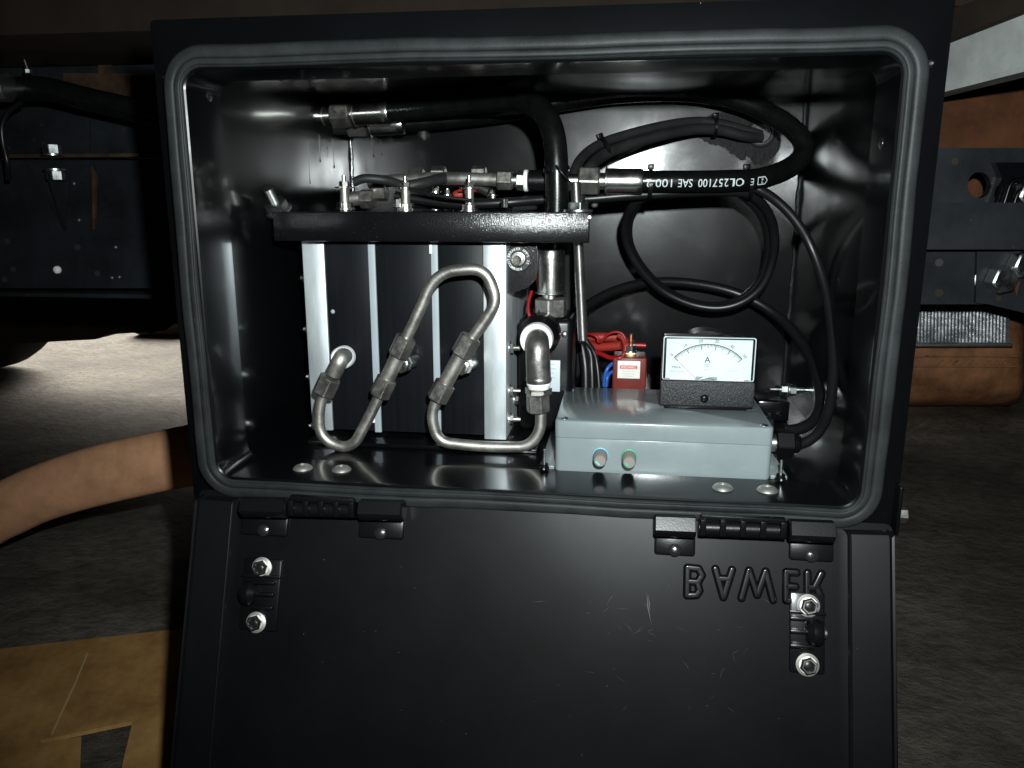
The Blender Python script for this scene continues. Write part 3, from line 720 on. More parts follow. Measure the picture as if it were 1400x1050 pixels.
hinge(892, 953, 1075, 1142, 708, .036, 1)
# hinge-side bolt at lower right
p = P(1226, 703, .004)
G().hexn(p, p + V3((.0065, 0, 0)), .011, .1).build('side_bolt', CHROM, TB)
G().box((.2708, -.006, p.z - .013), (.2735, .006, p.z + .024), .001).build('side_tab', PAINT, TB)

# ================================================================== INSIDE THE BOX
# ---- cell stack
YC = .115
ex = [P(px, 450, YC).x for px in (419, 448, 507, 516, 591, 600, 661, 692)]
ZB, ZT, YE = -.1470, .046, .300
CS = thing('electrolysis_cell', (sum(ex) / 8, .2, ZB), 'black electrolysis cell stack between two bare aluminium end plates', 'cell stack')
G().box((ex[0], YC, ZB), (ex[1], YE, ZT), .0008).build('end_plate', ALU, CS)
G().box((ex[6], YC, ZB - .0025), (ex[7], YE, ZT), .0008).build('end_plate', ALU, CS)
for a, b in ((1, 2), (3, 4), (5, 6)):
    G().box((ex[a] + .0002, YC + .0012, ZB + .001), (ex[b] - .0002, YE - .002, ZT - .001), .0006).build('cell_block', BLOCK, CS)
for a, b in ((2, 3), (4, 5)):
    G().box((ex[a], YC + .0002 * a, ZB), (ex[b], YE - .003, ZT - .002), .0004).build('spacer', SPACE, CS)
for px, ya, yb in ((588.5, 333, 347), (510, 556, 578)):
    a = P(px - 1.6, yb, YC - .0004); b = P(px + 1.6, ya, YC - .0004)
    G().box(a, (b.x, YC + .002, b.z), .0004).build('sealant', PTFE, CS)
c = P(455, 426, YC); G().lathe(c, (0, -1, 0), [(0, .0020), (.0006, .0016), (.0009, .0006)], 9).build('white_fleck', SPACE, CS)
for py in (380, 450, 515, 582):
    p = P(417 + (py - 380) * .06, py, YC + .006); p.x = ex[0]
    G().hexn(p, p + V3((-.0022, 0, 0)), .0075).cyl(p, p + V3((-.0048, 0, 0)), .0022, n=10).build('clamp_bolt', ZINC, CS)
for Y, zs in ((.135, (-.068, -.108, -.135)), (.17, (-.125,)), (.22, (-.068, -.135)), (.27, (-.068, -.135))):
    for z in zs:
        p = V3((ex[7], Y, z))
        G().lathe(p, (1, 0, 0), [(0, .0062), (.001, .0062)], 18).hexn(p + V3((.001, 0, 0)), p + V3((.0045, 0, 0)), .0085).cyl(p + V3((.0045, 0, 0)), p + V3((.0105, 0, 0)), .0021, n=10).build('clamp_nut', CHROM, CS)
def post(px, ybase, ytop, Y, big=1.0):
    b = P(px, ybase, Y); t_ = P(px, ytop, Y)
    H = t_.z - b.z
    S = G().lathe(b, (0, 0, 1), [(0, .0042 * big), (H * .62, .0042 * big)], 20).build('terminal_post', STEEL, CS)
    G().lathe(b - V3((0, 0, .0015)), (0, 0, 1), [(0, .0095 * big), (.0018, .0095 * big), (.0020, .0078 * big), (.0065, .0078 * big), (.0072, .006 * big)], 22).build('base_nut', CHROM, S)
    G().lathe(b + V3((0, 0, H * .62)), (0, 0, 1), [(0, .0088 * big), (.0012, .0088 * big)], 22).build('washer', CHROM, S)
    G().hexn(b + V3((0, 0, H * .62 + .0014)), b + V3((0, 0, H * .62 + .0062)), .0085 * big).build('nut', CHROM, S)
    G().cyl(b + V3((0, 0, H * .62)), b + V3((0, 0, H)), .0020 * big, n=12, ch=.0004).build('stud', CHROM, S)
post(472, 285, 240, .165); post(555, 286, 241, .165); post(642, 288, 240, .165)
post(596, 285, 250, .22, .7); post(612, 286, 256, .24, .6); post(674, 287, 256, .24, .7)
for px in (543, 690):
    p = P(px, 284, .15); G().hexn(p, p + V3((0, 0, .008)), .006).build('end_bolt', CHROM, CS)
# ---- mounting rail under the cell
a = P(425, 606, .10); b = P(705, 625, .10)
tag(G().box((a.x, .092, ZF + .0002), (P(735, 620, .1).x, .31, -.1505), .0008).build('mounting_rail', PAINT), 'flat black base plate under the cell stack', 'base plate')
# ---- clamp bar
YBAR = .092
BA = thing('clamp_bar', P(590, 330, YBAR), 'black speckled steel clamp bar lying across top of the cell stack', 'clamp bar')
a = P(373, 310, YBAR); b = P(806, 310, YBAR); zt = P(590, 289.5, YBAR).z; zb = P(590, 331, YBAR).z
G().box((a.x, YBAR, zb), (b.x, YBAR + .0035, zt), .0012).build('front_leg', HAMM, BA)
G().box((a.x, YBAR + .0036, zt - .0035), (b.x, YBAR + .05, zt - .0002), .0010).build('top_leg', HAMM, BA)
pr_ = P(790, 300, YBAR + .022); pr_.z = zt
G().lathe(pr_, (0, 0, 1), [(0, .0125), (.0016, .0122)], 24).build('washer', ZINC, BA)
G().hexn(pr_ + V3((0, 0, .0016)), pr_ + V3((0, 0, .0078)), .0155, .25).build('nut', ZINC, BA)
def rod(p0, p1, r, name):
    n_ = int((V3(p1) - V3(p0)).length / .0005); d = (V3(p1) - V3(p0)).length
    return G().lathe(p0, V3(p1) - V3(p0), [(0, r * .8)] + [(d * (i + .5) / n_, r * (1.0 if i % 2 else .9)) for i in range(n_)] + [(d, r * .8)], 16).build(name, ROD, BA)
top_ = P(787, 249, pr_.y)
rod(P(797, 466, pr_.y + .006), top_, .0045, 'threaded_rod')
# left rod leans
pl_ = P(382, 290, YBAR + .018); pl_.z = zt
ax = (P(366, 257, YBAR + .004) - pl_)
rod(pl_ - ax.normalized() * .03, pl_ + ax, .0046, 'threaded_rod')
G().lathe(pl_ + ax.normalized() * .001, ax, [(0, .0118), (.0016, .0115)], 24).build('washer', ZINC, BA)
G().hexn(pl_ + ax.normalized() * .0028, pl_ + ax.normalized() * .0100, .0175, .5).build('nut', ZINC, BA)
G().hexn(P(806, 297, YBAR + .001) , P(806, 297, YBAR - .002), .0024).build('bright_spot', ROD, BA)  # small bright steel piece on the right end of the bar

# ---- compression tubes in front of the cell
YT = .078
def fit_nut(gname, par, c, d, af=.0170, ln=.018):
    c = V3(c); d = V3(d).normalized()
    return G().hexn(c - d * ln / 2, c + d * ln / 2, af, .35).build(gname, NUTS, par)
def bent(name_label, pts, rad, nutspec):
    path = fillet(pts, rad, 10)
    t = thing('bent_steel_tube', pts[0], name_label, 'steel tube', 'bent tubes in front of the cell')
    G().tube(path, .0048, 18).build('tube', STEEL, t)
    for c, d, af, ln in nutspec: fit_nut('nut', t, c, d, af, ln)
    return t
eA = P(447, 527, YT); dA = P(461, 497, YT) - eA
n1a, n1b = P(524, 529, YT), P(550, 474, YT); d1 = n1b - n1a
n2a, n2b = P(603, 535, YT), P(637, 473, YT); d2 = n2b - n2a
bent('left bent steel tube, U-shaped, rising from below the first elbow', [P(452, 517, YT), P(436, 553, YT), P(437, 600, YT), P(480, 616, YT), P(506, 568, YT), P(523, 531, YT)], [.02, .022, .03, .03],
     ((eA, dA, .0180, .017), (n1a, d1, .0168, .018)))
bent('upper bent steel tube, arched like a hook over the middle of the cell', [P(549, 476, YT), P(572, 428, YT), P(596, 372, YT), P(664, 366, YT), P(680, 412, YT), P(662, 440, YT), P(640, 470, YT)], [.012, .045, .03, .03, .02],
     ((n1b, d1, .0168, .019), (n2b, d2, .0168, .019)))
bent('lower bent steel tube running along the bottom of the cell to the large elbow', [P(602, 537, YT), P(589, 565, YT), P(598, 604, YT), P(660, 611, YT), P(722, 611, YT), P(739, 590, YT), P(740, 550, YT)], [.02, .03, .02, .03, .03],
     ((n2a, d2, .0168, .018), (P(735.5, 551, YT), P(735, 540, YT) - P(736, 562, YT), .0178, .016)))
def union(na, nb, label):
    d = (nb - na).normalized(); m = (na + nb) / 2
    t = thing('tee_fitting', m, label, 'pipe fitting', 'tee fittings between the bent tubes')
    G().lathe(na, d, [(0, .0055), (.004, .0058), (.0042, .0066), ((nb - na).length - .0042, .0066), ((nb - na).length - .004, .0058), ((nb - na).length, .0055)], 22).build('body', STEEL, t)
    s_ = d.cross(V3((0, 1, 0))) * -1
    if s_.x < 0: s_ = -s_
    p = m + d * .004 + s_ * .004
    G().lathe(p + V3((0, -.001, 0)), s_ * .16 + V3((0, 1, 0)), [(0, .0058), (.006, .0062), (.012, .0058), (YC - YT, .0055)], 18).build('branch', CHROM, t)
    G().lathe(p + V3((0, .004, 0)), s_ * .18 + V3((0, 1, 0)), [(0, .0078), (.004, .0084), (.010, .0082), (.014, .0070)], 8).build('branch_hex', CHROM, t)
union(n1a, n1b, 'steel tee fitting left of the hook-shaped tube'); union(n2a, n2b, 'steel tee fitting under the right leg of the hook-shaped tube')
# elbow at the first port
t = thing('elbow_fitting', P(470, 488, YC), 'small steel elbow with white sealing tape at left port of the cell', 'elbow')
pe = P(472, 487, YC)
G().tube(fillet([pe, P(468, 487, YT), P(455, 512, YT)], .010, 10), .0072, 18).build('body', STEEL, t)
G().lathe(pe + V3((0, -.0005, 0)), (0, -1, 0), [(0, .0102), (.004, .0104), (.011, .0100), (.013, .0085)], 20).build('tape', PTFE, t)

# ---- pump with big elbow
YP = .150
PU = thing('pump', P(740, 570, .18), 'black pump beside the cell with pale blue label and hose ports', 'pump')
a = P(708, 560, YP); b = P(790, 436, YP)
G().box((a.x, YP, -.150), (b.x - .004, .23, b.z), .006, 3).build('body', PLAS, PU)
c = V3(((a.x + b.x) / 2, .23, (b.z - .15) / 2)); G().lathe(c, (0, 1, 0), [(0, .030), (.004, .034), (.07, .034), (.074, .03)], 30).build('motor', PLAS, PU)
pb = P(735, 462, .118)
G().lathe(V3((pb.x, YP + .002, pb.z)), (0, -1, 0), [(0, .0185), (.018, .0185), (.024, .0178), (.026, .0160), (.034, .0150), (.036, .0135)], 28).build('port', PLAS, PU)
a = P(746, 535, YP - .0008); b = P(766, 493, YP - .0008)
LB = G().box((a.x, YP - .0008, a.z), (b.x, YP + .0005, b.z), .0003).build('label', PLABEL, PU)
lg_ = G()
for k, w_ in enumerate((.7, .8, .6, .75)):
    z = b.z - .003 - k * .0042; lg_.add([(b.x - .011, YP - .0012, z), (b.x - .011 + .009 * w_, YP - .0012, z), (b.x - .011 + .009 * w_, YP - .0012, z - .0011), (b.x - .011, YP - .0012, z - .0011)], [[0, 1, 2, 3]])
lg_.build('print', GINK, LB, angle=5)
p = P(772, 457, YP); G().lathe(p, (0, -1, 0), [(0, .0032), (.002, .0028), (.003, .001)], 12).build('screw', CHROM, PU)
G().lathe(P(749, 436, .165), (0, 0, 1), [(0, .014), (.010, .014), (.012, .012)], 24).build('top_port', PLAS, PU)
BE = thing('large_elbow', P(737, 520, .09), 'large satin steel elbow with white sealing tape on the pump port', 'elbow')
e0 = V3((pb.x, .118, pb.z)); yy_ = .088
e1 = P(735, 466, yy_); e2 = P(736.5, 522, yy_)
path = fillet([e0 + V3((0, .0, 0)), V3((e1.x, yy_ - .002, e1.z - .001)), e2], .024, 14)
rs = [.0098 + .0008 * (i / len(path)) for i in range(len(path))]
G().tube(path, rs, 26).build('body', NUTS, BE)
G().lathe(e2 + V3((0, 0, .004)), (0, 0, -1), [(0, .0108), (.0016, .0112), (.0032, .0108)], 26).build('rim_bead', NUTS, BE)
G().lathe(V3((e0.x, .118, e0.z)), (0, -1, 0), [(0, .0142), (.006, .0146), (.012, .0140), (.013, .012)], 26).build('tape', PTFE, BE)
tp = P(736.5, 524, yy_)
G().lathe(tp + V3((0, 0, .0012)), (0, 0, -1), [(0, .0100), (.002, .0104), (.0055, .0086)], 24).build('tape', PTFE, BE)
G().hexn(tp - V3((0, 0, .0035)), tp - V3((0, 0, .0095)), .0205, .52).build('hex_collar', CHROM, BE)
G().cyl(tp - V3((0, 0, .0095)), tp - V3((0, 0, .015)), .0058).build('neck', CHROM, BE)

# ---- circuit breaker beside the end plate
YK = .122
BR = thing('circuit_breaker', P(712, 395, YK), 'silver reset button with lettered collar on a speckled black plate beside the cell', 'circuit breaker')
G().prism([P(x, y, YK) for x, y in ((694, 331), (735, 331), (735, 372), (731, 384), (722, 393), (708, 398), (697, 401), (694, 401))], (0, .003, 0)).build('plate', HAMM, BR)
c = P(709, 354, YK)
G().lathe(c, (0, -1, 0), [(0, .0108), (.0012, .0108), (.0016, .0103)], 32).build('collar', INK, BR)
G().lathe(c + V3((0, -.001, 0)), (0, -1, 0), [(0, .0070), (.004, .0070), (.0046, .0062), (.0046, .0054), (.002, .0050), (.002, .002)], 28).build('ring', CHROM, BR)
G().cyl(c + V3((0, -.002, 0)), c + V3((-.0006, -.008, -.0006)), .0040, n=20, ch=.0005).build('button', CHROM, BR)
tg = G()
for word, a0, da in (('BREAKER', 165, -13.5), ('AMPS', 58, -13.5), ('25', -10, -14), ('RESET', -75, -13.5), ('CIRCUIT', 262, -13)):
    for k, ch in enumerate(word):
        th = R(a0 + k * da)
        def fn(x, y, th=th):
            rr = .0087 + y; ph = th - x / .0087 * 1.0
            return c + V3((rr * math.cos(ph), -.0019, rr * math.sin(ph)))
        text_on(tg, ch, .0030, fn)
tg.build('lettering', PTFE, BR, angle=5)

# ---- hydraulic hoses
def hose_obj(name, label, path, r, par_fn=None):
    t = thing(name, path[0], label, 'hose', 'hydraulic hoses with steel ends')
    G().tube(path, r, 40).build('rubber', RUBB, t); return t
def crimp(par, p, d, r, ln, ringed=True):      # ferrule from p along d
    d = V3(d).normalized()
    pr = [(0, r * .92), (.0008, r * 1.12), (.0018, r * 1.12), (.0024, r * .98)] + [(ln * f, r * k) for f, k in ((.2, 1.0), (.5, .985), (.8, 1.0), (.97, 1.0), (1.0, .95))]
    return G().lathe(p, d, pr, 28).build('ferrule', CHROM, par)
# A: left wall -> across the top -> down to the pump
fA0 = PX(424, 158, XL)
aP = pxs([(520, 153, .275), (580, 148, .268), (640, 141, .25), (690, 137, .225), (722, 140, .20), (744, 155, .18), (757, 185, .168), (761, 230, .163), (761, 290, .163), (757, 330, .163), (755, 342, .163)])
HA = hose_obj('hydraulic_hose', 'thick black hydraulic hose crossing the top and bending down to the pump', spline(aP, 8), .0105)
d = (aP[1] - aP[0])
q0, q1 = P(484, 156, .277), P(533, 153, .274)
crimp(HA, q0, q1 - q0, .0120, (q1 - q0).length)
q2, q3 = P(455, 158, .279), P(480, 157, .277)
G().hexn(q2, q3, .0235, .3).build('swivel_nut', NUTS, HA)
G().cyl(q3, q0, .0075).build('neck', CHROM, HA)
q4 = P(437, 159, .279); G().cyl(q4, q2, .0082).build('adaptor', CHROM, HA)
q5 = P(429, 159.5, .279); G().hexn(q5, q4, .0225, .1).build('bulkhead_nut', NUTS, HA)
G().cyl(V3((XL, q5.y, q5.z)), q5, .0098).build('bulkhead', ROD, HA)
zz = [P(753, y, .163) for y in (341, 402, 407, 433, 445)]
dn = (zz[1] - zz[0]).normalized()
crimp(HA, zz[1], zz[0] - zz[1], .0128, (zz[1] - zz[0]).length)
G().cyl(zz[1], zz[2], .008).build('neck', CHROM, HA)
G().hexn(zz[2] - V3((.0, 0, 0)), zz[3], .0275, .05).build('swivel_nut', NUTS, HA)
G().cyl(zz[3], zz[4], .011).build('tail', PLAS, HA)
# B: left wall -> across the back -> loop at right -> back to the manifold
bP = pxs([(556, 168, .315), (620, 162, .318), (700, 152, .318), (770, 139, .318), (850, 128, .318), (940, 126, .315), (1010, 138, .305), (1060, 160, .29), (1093, 186, .272), (1098, 210, .262), (1078, 230, .245), (1040, 244, .222), (1000, 247, .207), (950, 248, .200), (910, 248, .196), (876, 248, .195)])
HBp = spline(bP, 8)
HB = hose_obj('hydraulic_hose', 'black hydraulic hose with white lettering looping round the right corner', HBp, .0098)
q0, q1 = P(505, 171, .312), P(552, 168.5, .314); crimp(HB, q0, q1 - q0, .0120, (q1 - q0).length)
q2, q3 = P(476, 172, .311), P(502, 171, .312); G().hexn(q2, q3, .0235, .1).build('swivel_nut', NUTS, HB)
G().cyl(V3((XL, q2.y, q2.z)), q2, .009).build('bulkhead', ROD, HB)
c0, c1 = P(827, 247.5, .195), P(879, 248, .195); crimp(HB, c0, c1 - c0, .0117, (c1 - c0).length)
n0, n1 = P(791, 247, .195), P(820, 247.5, .195); G().hexn(n0, n1, .0245, R(4)).build('swivel_nut', NUTS, HB)
G().cyl(n1, c0, .0075).build('neck', CHROM, HB); G().cyl(P(776, 247, .195), n0, .0065).build('stem', CHROM, HB)
# lettering printed along the hose, upside down from here
def hose_print(par):
    A = P(884, 250, .196); Bq = P(1046, 249, .224); ax_ = (Bq - A); L_ = ax_.length; ax_.normalize()
    ctr = lambda s_: min(((p - (A + ax_ * s_)).length, i) for i, p in enumerate(HBp))[1]
    def on(s_, h):                    # s_ along the hose, h across, wrapped on the round
        i = ctr(s_); i = max(1, min(len(HBp) - 2, i)); tdir = (HBp[i + 1] - HBp[i - 1]).normalized()
        base = HBp[i] + tdir * ((A + ax_ * s_ - HBp[i]).dot(tdir))
        up_ = V3((0, 0, 1)); up_ = (up_ - tdir * up_.dot(tdir)).normalized(); fr = up_.cross(tdir); fr = fr if fr.y < 0 else -fr
        th = h / .0098 + R(-8)
        return base + (fr * math.cos(th) + up_ * math.sin(th)) * .0103
    tg = G(); S = L_ / 162.0
    # rotated by half a turn: x grows to the left, y downwards
    for word, px in (('100 2', 909 - 9), ('SAE', 931), ('OL257100', 975)):
        vs, fs = text_geo(word, .0105, fine=True)
        w_ = max(v.x for v in vs) - min(v.x for v in vs)
        want = {'100 2': 32, 'SAE': 18, 'OL257100': 55}[word] * S
        tg.add([on((px - 884) * S - v.x * want / w_, -v.y * .95) for v in vs], fs)
    vs, fs = text_geo('E', .0085, fine=True); tg.add([on((1014 - 884) * S - v.x * .8, -v.y) for v in vs], fs)
    vs, fs = text_geo('2', .0060, fine=True); tg.add([on((1029 - 884) * S - v.x, -v.y) for v in vs], fs)
    for (sa, ha), (sb, hb) in (((-.0045, -.0032), (.0035, -.0032)), ((-.0045, .0032), (.0035, .0032)), ((-.0045, -.0032), (-.0045, .0032)), ((.0035, -.0032), (.0055, 0)), ((.0055, 0), (.0035, .0032))):
        s0 = (1029 - 884) * S; dl_ = V3((sb - sa, hb - ha, 0)).normalized(); nx_, ny_ = -dl_.y * .0004, dl_.x * .0004
        tg.add([on(s0 + sa - nx_, ha - ny_), on(s0 + sb - nx_, hb - ny_), on(s0 + sb + nx_, hb + ny_), on(s0 + sa + nx_, ha + ny_)], [[0, 1, 2, 3]])
    tg.build('lettering', PRINT, par, angle=5)
hose_print(HB)
# ---- gas manifold on top of the cell, ends at hose B
MF = thing('manifold_pipe', P(640, 246, .20), 'stainless manifold pipe with hex fittings along top of the cell stack', 'pipe')
G().tube(spline(pxs([(505, 250, .215), (560, 245, .21), (620, 244, .20), (655, 245, .198), (684, 246, .196)])), .0060, 16).build('tube', STEEL, MF)
G().hexn(P(680, 246, .195), P(701, 246.5, .195), .0170, .2).build('nut', NUTS, MF)
G().cyl(P(700, 246.5, .195), P(708, 246.5, .195), .0065).build('neck', CHROM, MF)
G().hexn(P(707, 246.5, .195), P(717, 247, .195), .0165, .5).build('hex_collar', NUTS, MF)
G().lathe(P(717, 247, .195), (1, 0, 0), [(0, .0098), (.0012, .0102), (.0034, .0098)], 24).build('tape', PTFE, MF)
G().cyl(P(723, 247, .195), P(778, 247, .195), .0098, n=26, ch=.0008).build('coupling', PLAS, MF)
for px, py, Y in ((503, 272, .20), (520, 262, .21), (600, 240, .24), (570, 242, .24), (655, 240, .23)):
    p = P(px, py, Y); G().hexn(p - V3((.007, 0, 0)), p + V3((.007, 0, 0)), .017, random.random()).build('port_fitting', NUTS, MF)
G().tube(spline(pxs([(478, 272, .20), (492, 271, .20), (505, 272, .20)])), .0068, 14).build('port_stub', STEEL, MF)

# ---- cables
def cable(label, lst, r, m=CABL, name='power_cable', k=10, cat='cable', n=14, grp=None):
    return tag(G().tube(spline(pxs(lst), k), r, n).build(name, m), label, cat, grp)
cable('grey-black cable from back wall grommet, upper of the pair', [(1040, 184, .352), (1020, 178, .345), (985, 169, .335), (950, 166, .325), (905, 172, .30), (850, 186, .275), (815, 200, .25), (791, 222, .22), (780, 260, .19), (779, 300, .185), (778, 350, .20), (776, 400, .215), (772, 440, .22)], .0048, CABG)
cable('grey-black cable from back wall grommet, lower of the pair', [(1040, 188, .352), (1018, 186, .34), (985, 178, .33), (950, 177, .315), (905, 185, .29), (855, 200, .265), (822, 214, .24), (803, 235, .21), (792, 270, .20), (790, 320, .21), (788, 380, .225), (784, 440, .23)], .0056, CABG)
cable('black cable lying under the lettered hose, from terminals to the coil', [(540, 268, .19), (580, 274, .19), (630, 279, .185), (690, 277, .185), (740, 273, .195), (800, 272, .205), (850, 268, .207), (900, 265, .210), (960, 262, .216), (1000, 262, .222), (1025, 266, .228), (1045, 283, .24), (1057, 310, .255), (1058, 345, .27), (1045, 385, .28), (1020, 410, .285), (985, 421, .288), (945, 416, .29), (905, 397, .288), (876, 368, .28), (858, 335, .27), (855, 305, .255), (868, 278, .235), (890, 266, .222)], .0046)
cable('black cable of the coil sweeping down the right side to the grey box', [(874, 274, .245), (860, 302, .265), (861, 334, .280), (878, 366, .290), (907, 395, .298), (946, 414, .30), (985, 418, .298), (1018, 406, .294), (1041, 381, .289), (1051, 345, .279), (1047, 308, .264), (1034, 283, .249), (1015, 266, .236), (1012, 257, .228), (1030, 256, .22), (1062, 275, .222), (1090, 305, .222), (1112, 345, .22), (1128, 395, .205), (1137, 450, .18), (1139, 510, .15), (1133, 560, .125), (1118, 592, .107), (1098, 606, .10), (1085, 607, .098)], .0046)
cable('black cable arching over the ammeter to the rear of the grey box', [(770, 446, .225), (800, 420, .265), (840, 398, .29), (890, 386, .31), (950, 388, .32), (1010, 402, .32), (1060, 430, .305), (1095, 468, .27), (1116, 510, .225), (1121, 550, .185), (1108, 578, .16), (1085, 588, .15), (1070, 587, .148)], .0054)
cable('thin black lead joining two terminal posts', [(560, 258, .16), (600, 268, .155), (645, 274, .155)], .0016, k=6, n=10, name='thin_lead')
cable('dark sleeved lead with lug between the first terminal and manifold', [(484, 249, .165), (500, 244, .165), (530, 247, .168), (552, 254, .165)], .0042, CABG, name='sleeved_lead')
for i, (lab, pts) in enumerate((('upper curved black cable behind terminals', [(552, 256, .17), (580, 250, .18), (610, 244, .20), (640, 250, .21), (668, 262, .21)]),
                                ('lower black cable behind terminals', [(560, 276, .2), (600, 277, .21), (650, 279, .2), (700, 282, .2)]))):
    cable(lab, pts, .0052 if i == 0 else .006, CABG if i == 0 else CABL)
for px, lab, r_, pts in ((0, 'left of black leads dropping behind the grey box, thick', .005, [(765, 440, .20), (780, 455, .215), (794, 470, .22), (800, 500, .215), (801, 540, .21)]),
                         (1, 'middle of black leads dropping behind the grey box', .0036, [(772, 432, .21), (792, 462, .222), (806, 480, .22), (809, 505, .215), (810, 545, .21)]),
                         (2, 'right of black leads dropping behind the grey box, thin', .0028, [(775, 436, .215), (798, 462, .22), (812, 482, .215), (817, 505, .21), (820, 545, .205)])):
    cable(lab, pts, r_)
p = P(1041, 182, YBK - .001)
t = thing('wall_grommet', p, 'round black rubber grommet where the cable pair leaves the back wall', 'grommet')
G().lathe(p + V3((0, .0008, 0)), (0, -1, 0), [(0, .0155), (.003, .0150), (.0045, .0130), (.0045, .0105), (.002, .0095)], 30).build('ring', CABG, t)
OVER = mat('matte_overspray', (0.003, 0.0033, 0.0037), 0.5, spec=0.10, bump=.5, bscale=200, bdist=.001, var=0.5, vscale=120)
rnd = random.Random(5)
for pts_, lift in ((((955, 190), (972, 197), (992, 202), (1000, 212), (1020, 212), (1034, 226), (1052, 219), (1064, 208), (1068, 192), (1062, 165), (1040, 150), (1010, 150), (975, 156), (955, 170)), .0003), (((1004, 206), (1014, 204), (1022, 210), (1018, 218), (1008, 216)), .0008), (((1030, 214), (1044, 212), (1050, 217), (1040, 222)), .0007)):
    q = spline([P(x, y, YBK) for x, y in pts_] + [P(*pts_[0], YBK)], 6)[:-1]
    for p_ in q: p_.x += rnd.uniform(-.0010, .0010); p_.z += rnd.uniform(-.0012, .0012)
    G().prism(q, (0, -lift, 0)).build('overspray', OVER, t)
# cable ties
def tie(px, py, Y, axis, r, label, head=(0, 0, 1), wd=.0036):
    c = P(px, py, Y); a = V3(axis).normalized(); h = V3(head); h = (h - a * h.dot(a)).normalized(); s_ = a.cross(h)
    t = thing('cable_tie', c, label, 'cable tie', 'black cable ties')
    G().lathe(c - a * wd / 2, a, [(0, r), (0, r + .0011), (wd, r + .0011), (wd, r)], 28, cap=False).build('strap', PLAS, t)
    M = Matrix((a, s_, h)).transposed()
    gg = G().box((-.0030, -.0026, -.0026), (.0030, .0026, .0026), .0006, 2, M)
    gg.v = [v + c + h * (r + .0026) for v in gg.v]
    gg.build('head', PLAS, t)
    return t
tie(889, 252, .200, (1, 0, 0), .0132, 'black cable tie round the lettered hose beside its steel ferrule')
tie(1022, 252, .220, (1, .15, .1), .0132, 'black cable tie round hose and coil cables at end of the lettering')
tie(826, 203, .25, (.8, .35, .35), .0098, 'black cable tie on grey cable pair near the bend', (-.1, 0, 1))
tie(977, 174, .328, (1, .1, 0), .0090, 'black cable tie on grey cable pair near the wall grommet', (0, -.3, 1))
tie(761, 232, .163, (-.12, .1, 1), .0108, 'black cable tie round the descending hose above the clamp bar', (-.45, -.9, 0))
cable('loose tail of a black cable tie slanting across the descending hose', [(760, 226, .146), (768, 236, .145), (780, 250, .148)], .0010, PLAS, name='tie_tail', k=5, n=8, cat='cable tie')

# ---- grey enclosure
EX0, EX1, EY0, EY1, EZ0, EZ1 = .0208, .1925, .0485, .170, -.1535, -.1108
EN = thing('grey_enclosure', ((EX0 + EX1) / 2, .11, EZ0), 'light grey plastic control box with two knobs at lower right', 'control box')
zs = EZ1 - .0145
def rbox(x0, x1, y0, y1, z0, z1, r, rim=.0012, n=6):
    L_ = []
    for ins, z in ((0, z0), (0, z1 - rim), (rim * .35, z1 - rim * .35), (rim, z1)):
        L_.append([V3((x, y, z)) for x, y in rrect(x0 + ins, x1 - ins, y0 + ins, y1 - ins, r, n)])
    gg = G().loops(L_); m = len(L_[0]); gg.f.append([len(gg.v) - m + k for k in range(m)]); gg.f.append([len(gg.v) - 4 * m + k for k in reversed(range(m))]); return gg
rbox(EX0 + .0003, EX1 - .0003, EY0 + .0003, EY1, EZ0, zs, .005, .0005).build('base', GREYB, EN)
rbox(EX0, EX1, EY0, EY1 + .0003, zs + .0004, EZ1, .005, .0012).build('cover', GREYB, EN)
for x in (EX0 + .007, EX1 - .007):
    for y in (EY0 + .007, EY1 - .008):
        p = V3((x, y, EZ1 - .0004)); G().lathe(p, (0, 0, 1), [(0, .0036), (.0007, .0035), (.0012, .0026), (.0013, .0008)], 18).build('cover_screw', ZINC, EN)
for x0, x1 in ((EX0 - .012, EX0 - .0002), (EX1 + .0002, EX1 + .013)):
    G().box((x0, EY0 + .002, EZ0), (x1, EY1 - .01, EZ0 + .003), .0005).build('mounting_foot', GREYB, EN)
for px, py in ((744, 640), (1067, 655)):
    p = PZ(px, py, EZ0 + .003)
    S = G().lathe(p, (0, 0, 1), [(0, .0042), (.001, .0042), (.0012, .0034), (.004, .0034)], 16).build('fixing_nut', PLAS, EN)
    G().cyl(p + V3((0, 0, .003)), p + V3((0, 0, .016)), .0011, n=10).build('fixing_stud', ZINC, S)
    G().lathe(p + V3((0, -.0042, .0002)), (0, 0, 1), [(0, .0012), (.0012, .0006)], 8).build('fixing_glint', ZINC, S)
def knob(px, py, m, label):
    c = P(px, py, EY0); K = G().lathe(c, (0, -1, 0), [(0, .0066), (.0015, .0064), (.0018, .0060)], 28).build('knob', m, EN)
    K['label'] = label
    gg = G()
    L_ = []
    for d_, r_ in ((.0018, .0059), (.013, .0052), (.0158, .0049), (.0166, .0043)):
        L_.append([c + V3(((r_ * (1 + (.03 if k % 2 else -.03))) * math.cos(2 * math.pi * k / 36), -d_, (r_ * (1 + (.03 if k % 2 else -.03))) * math.sin(2 * math.pi * k / 36))) for k in range(36)])
    gg.loops(L_); gg.f.append([len(gg.v) - 36 + k for k in range(36)])
    gg.build('knob_cap', GREYD, K)
    M = Matrix.Rotation(R(-48), 3, 'Y')
    g2 = G().box((-.0007, -.0005, -.0022), (.0007, .0005, .0022), .0002, 1, M); g2.v = [v + c + V3((-.0018, -.0168, -.0016)) for v in g2.v]
    g2.build('pointer', m, K)
knob(821, 622, BLUEC, 'grey knob with blue collar'); knob(860, 624, GREEN, 'grey knob with green collar')
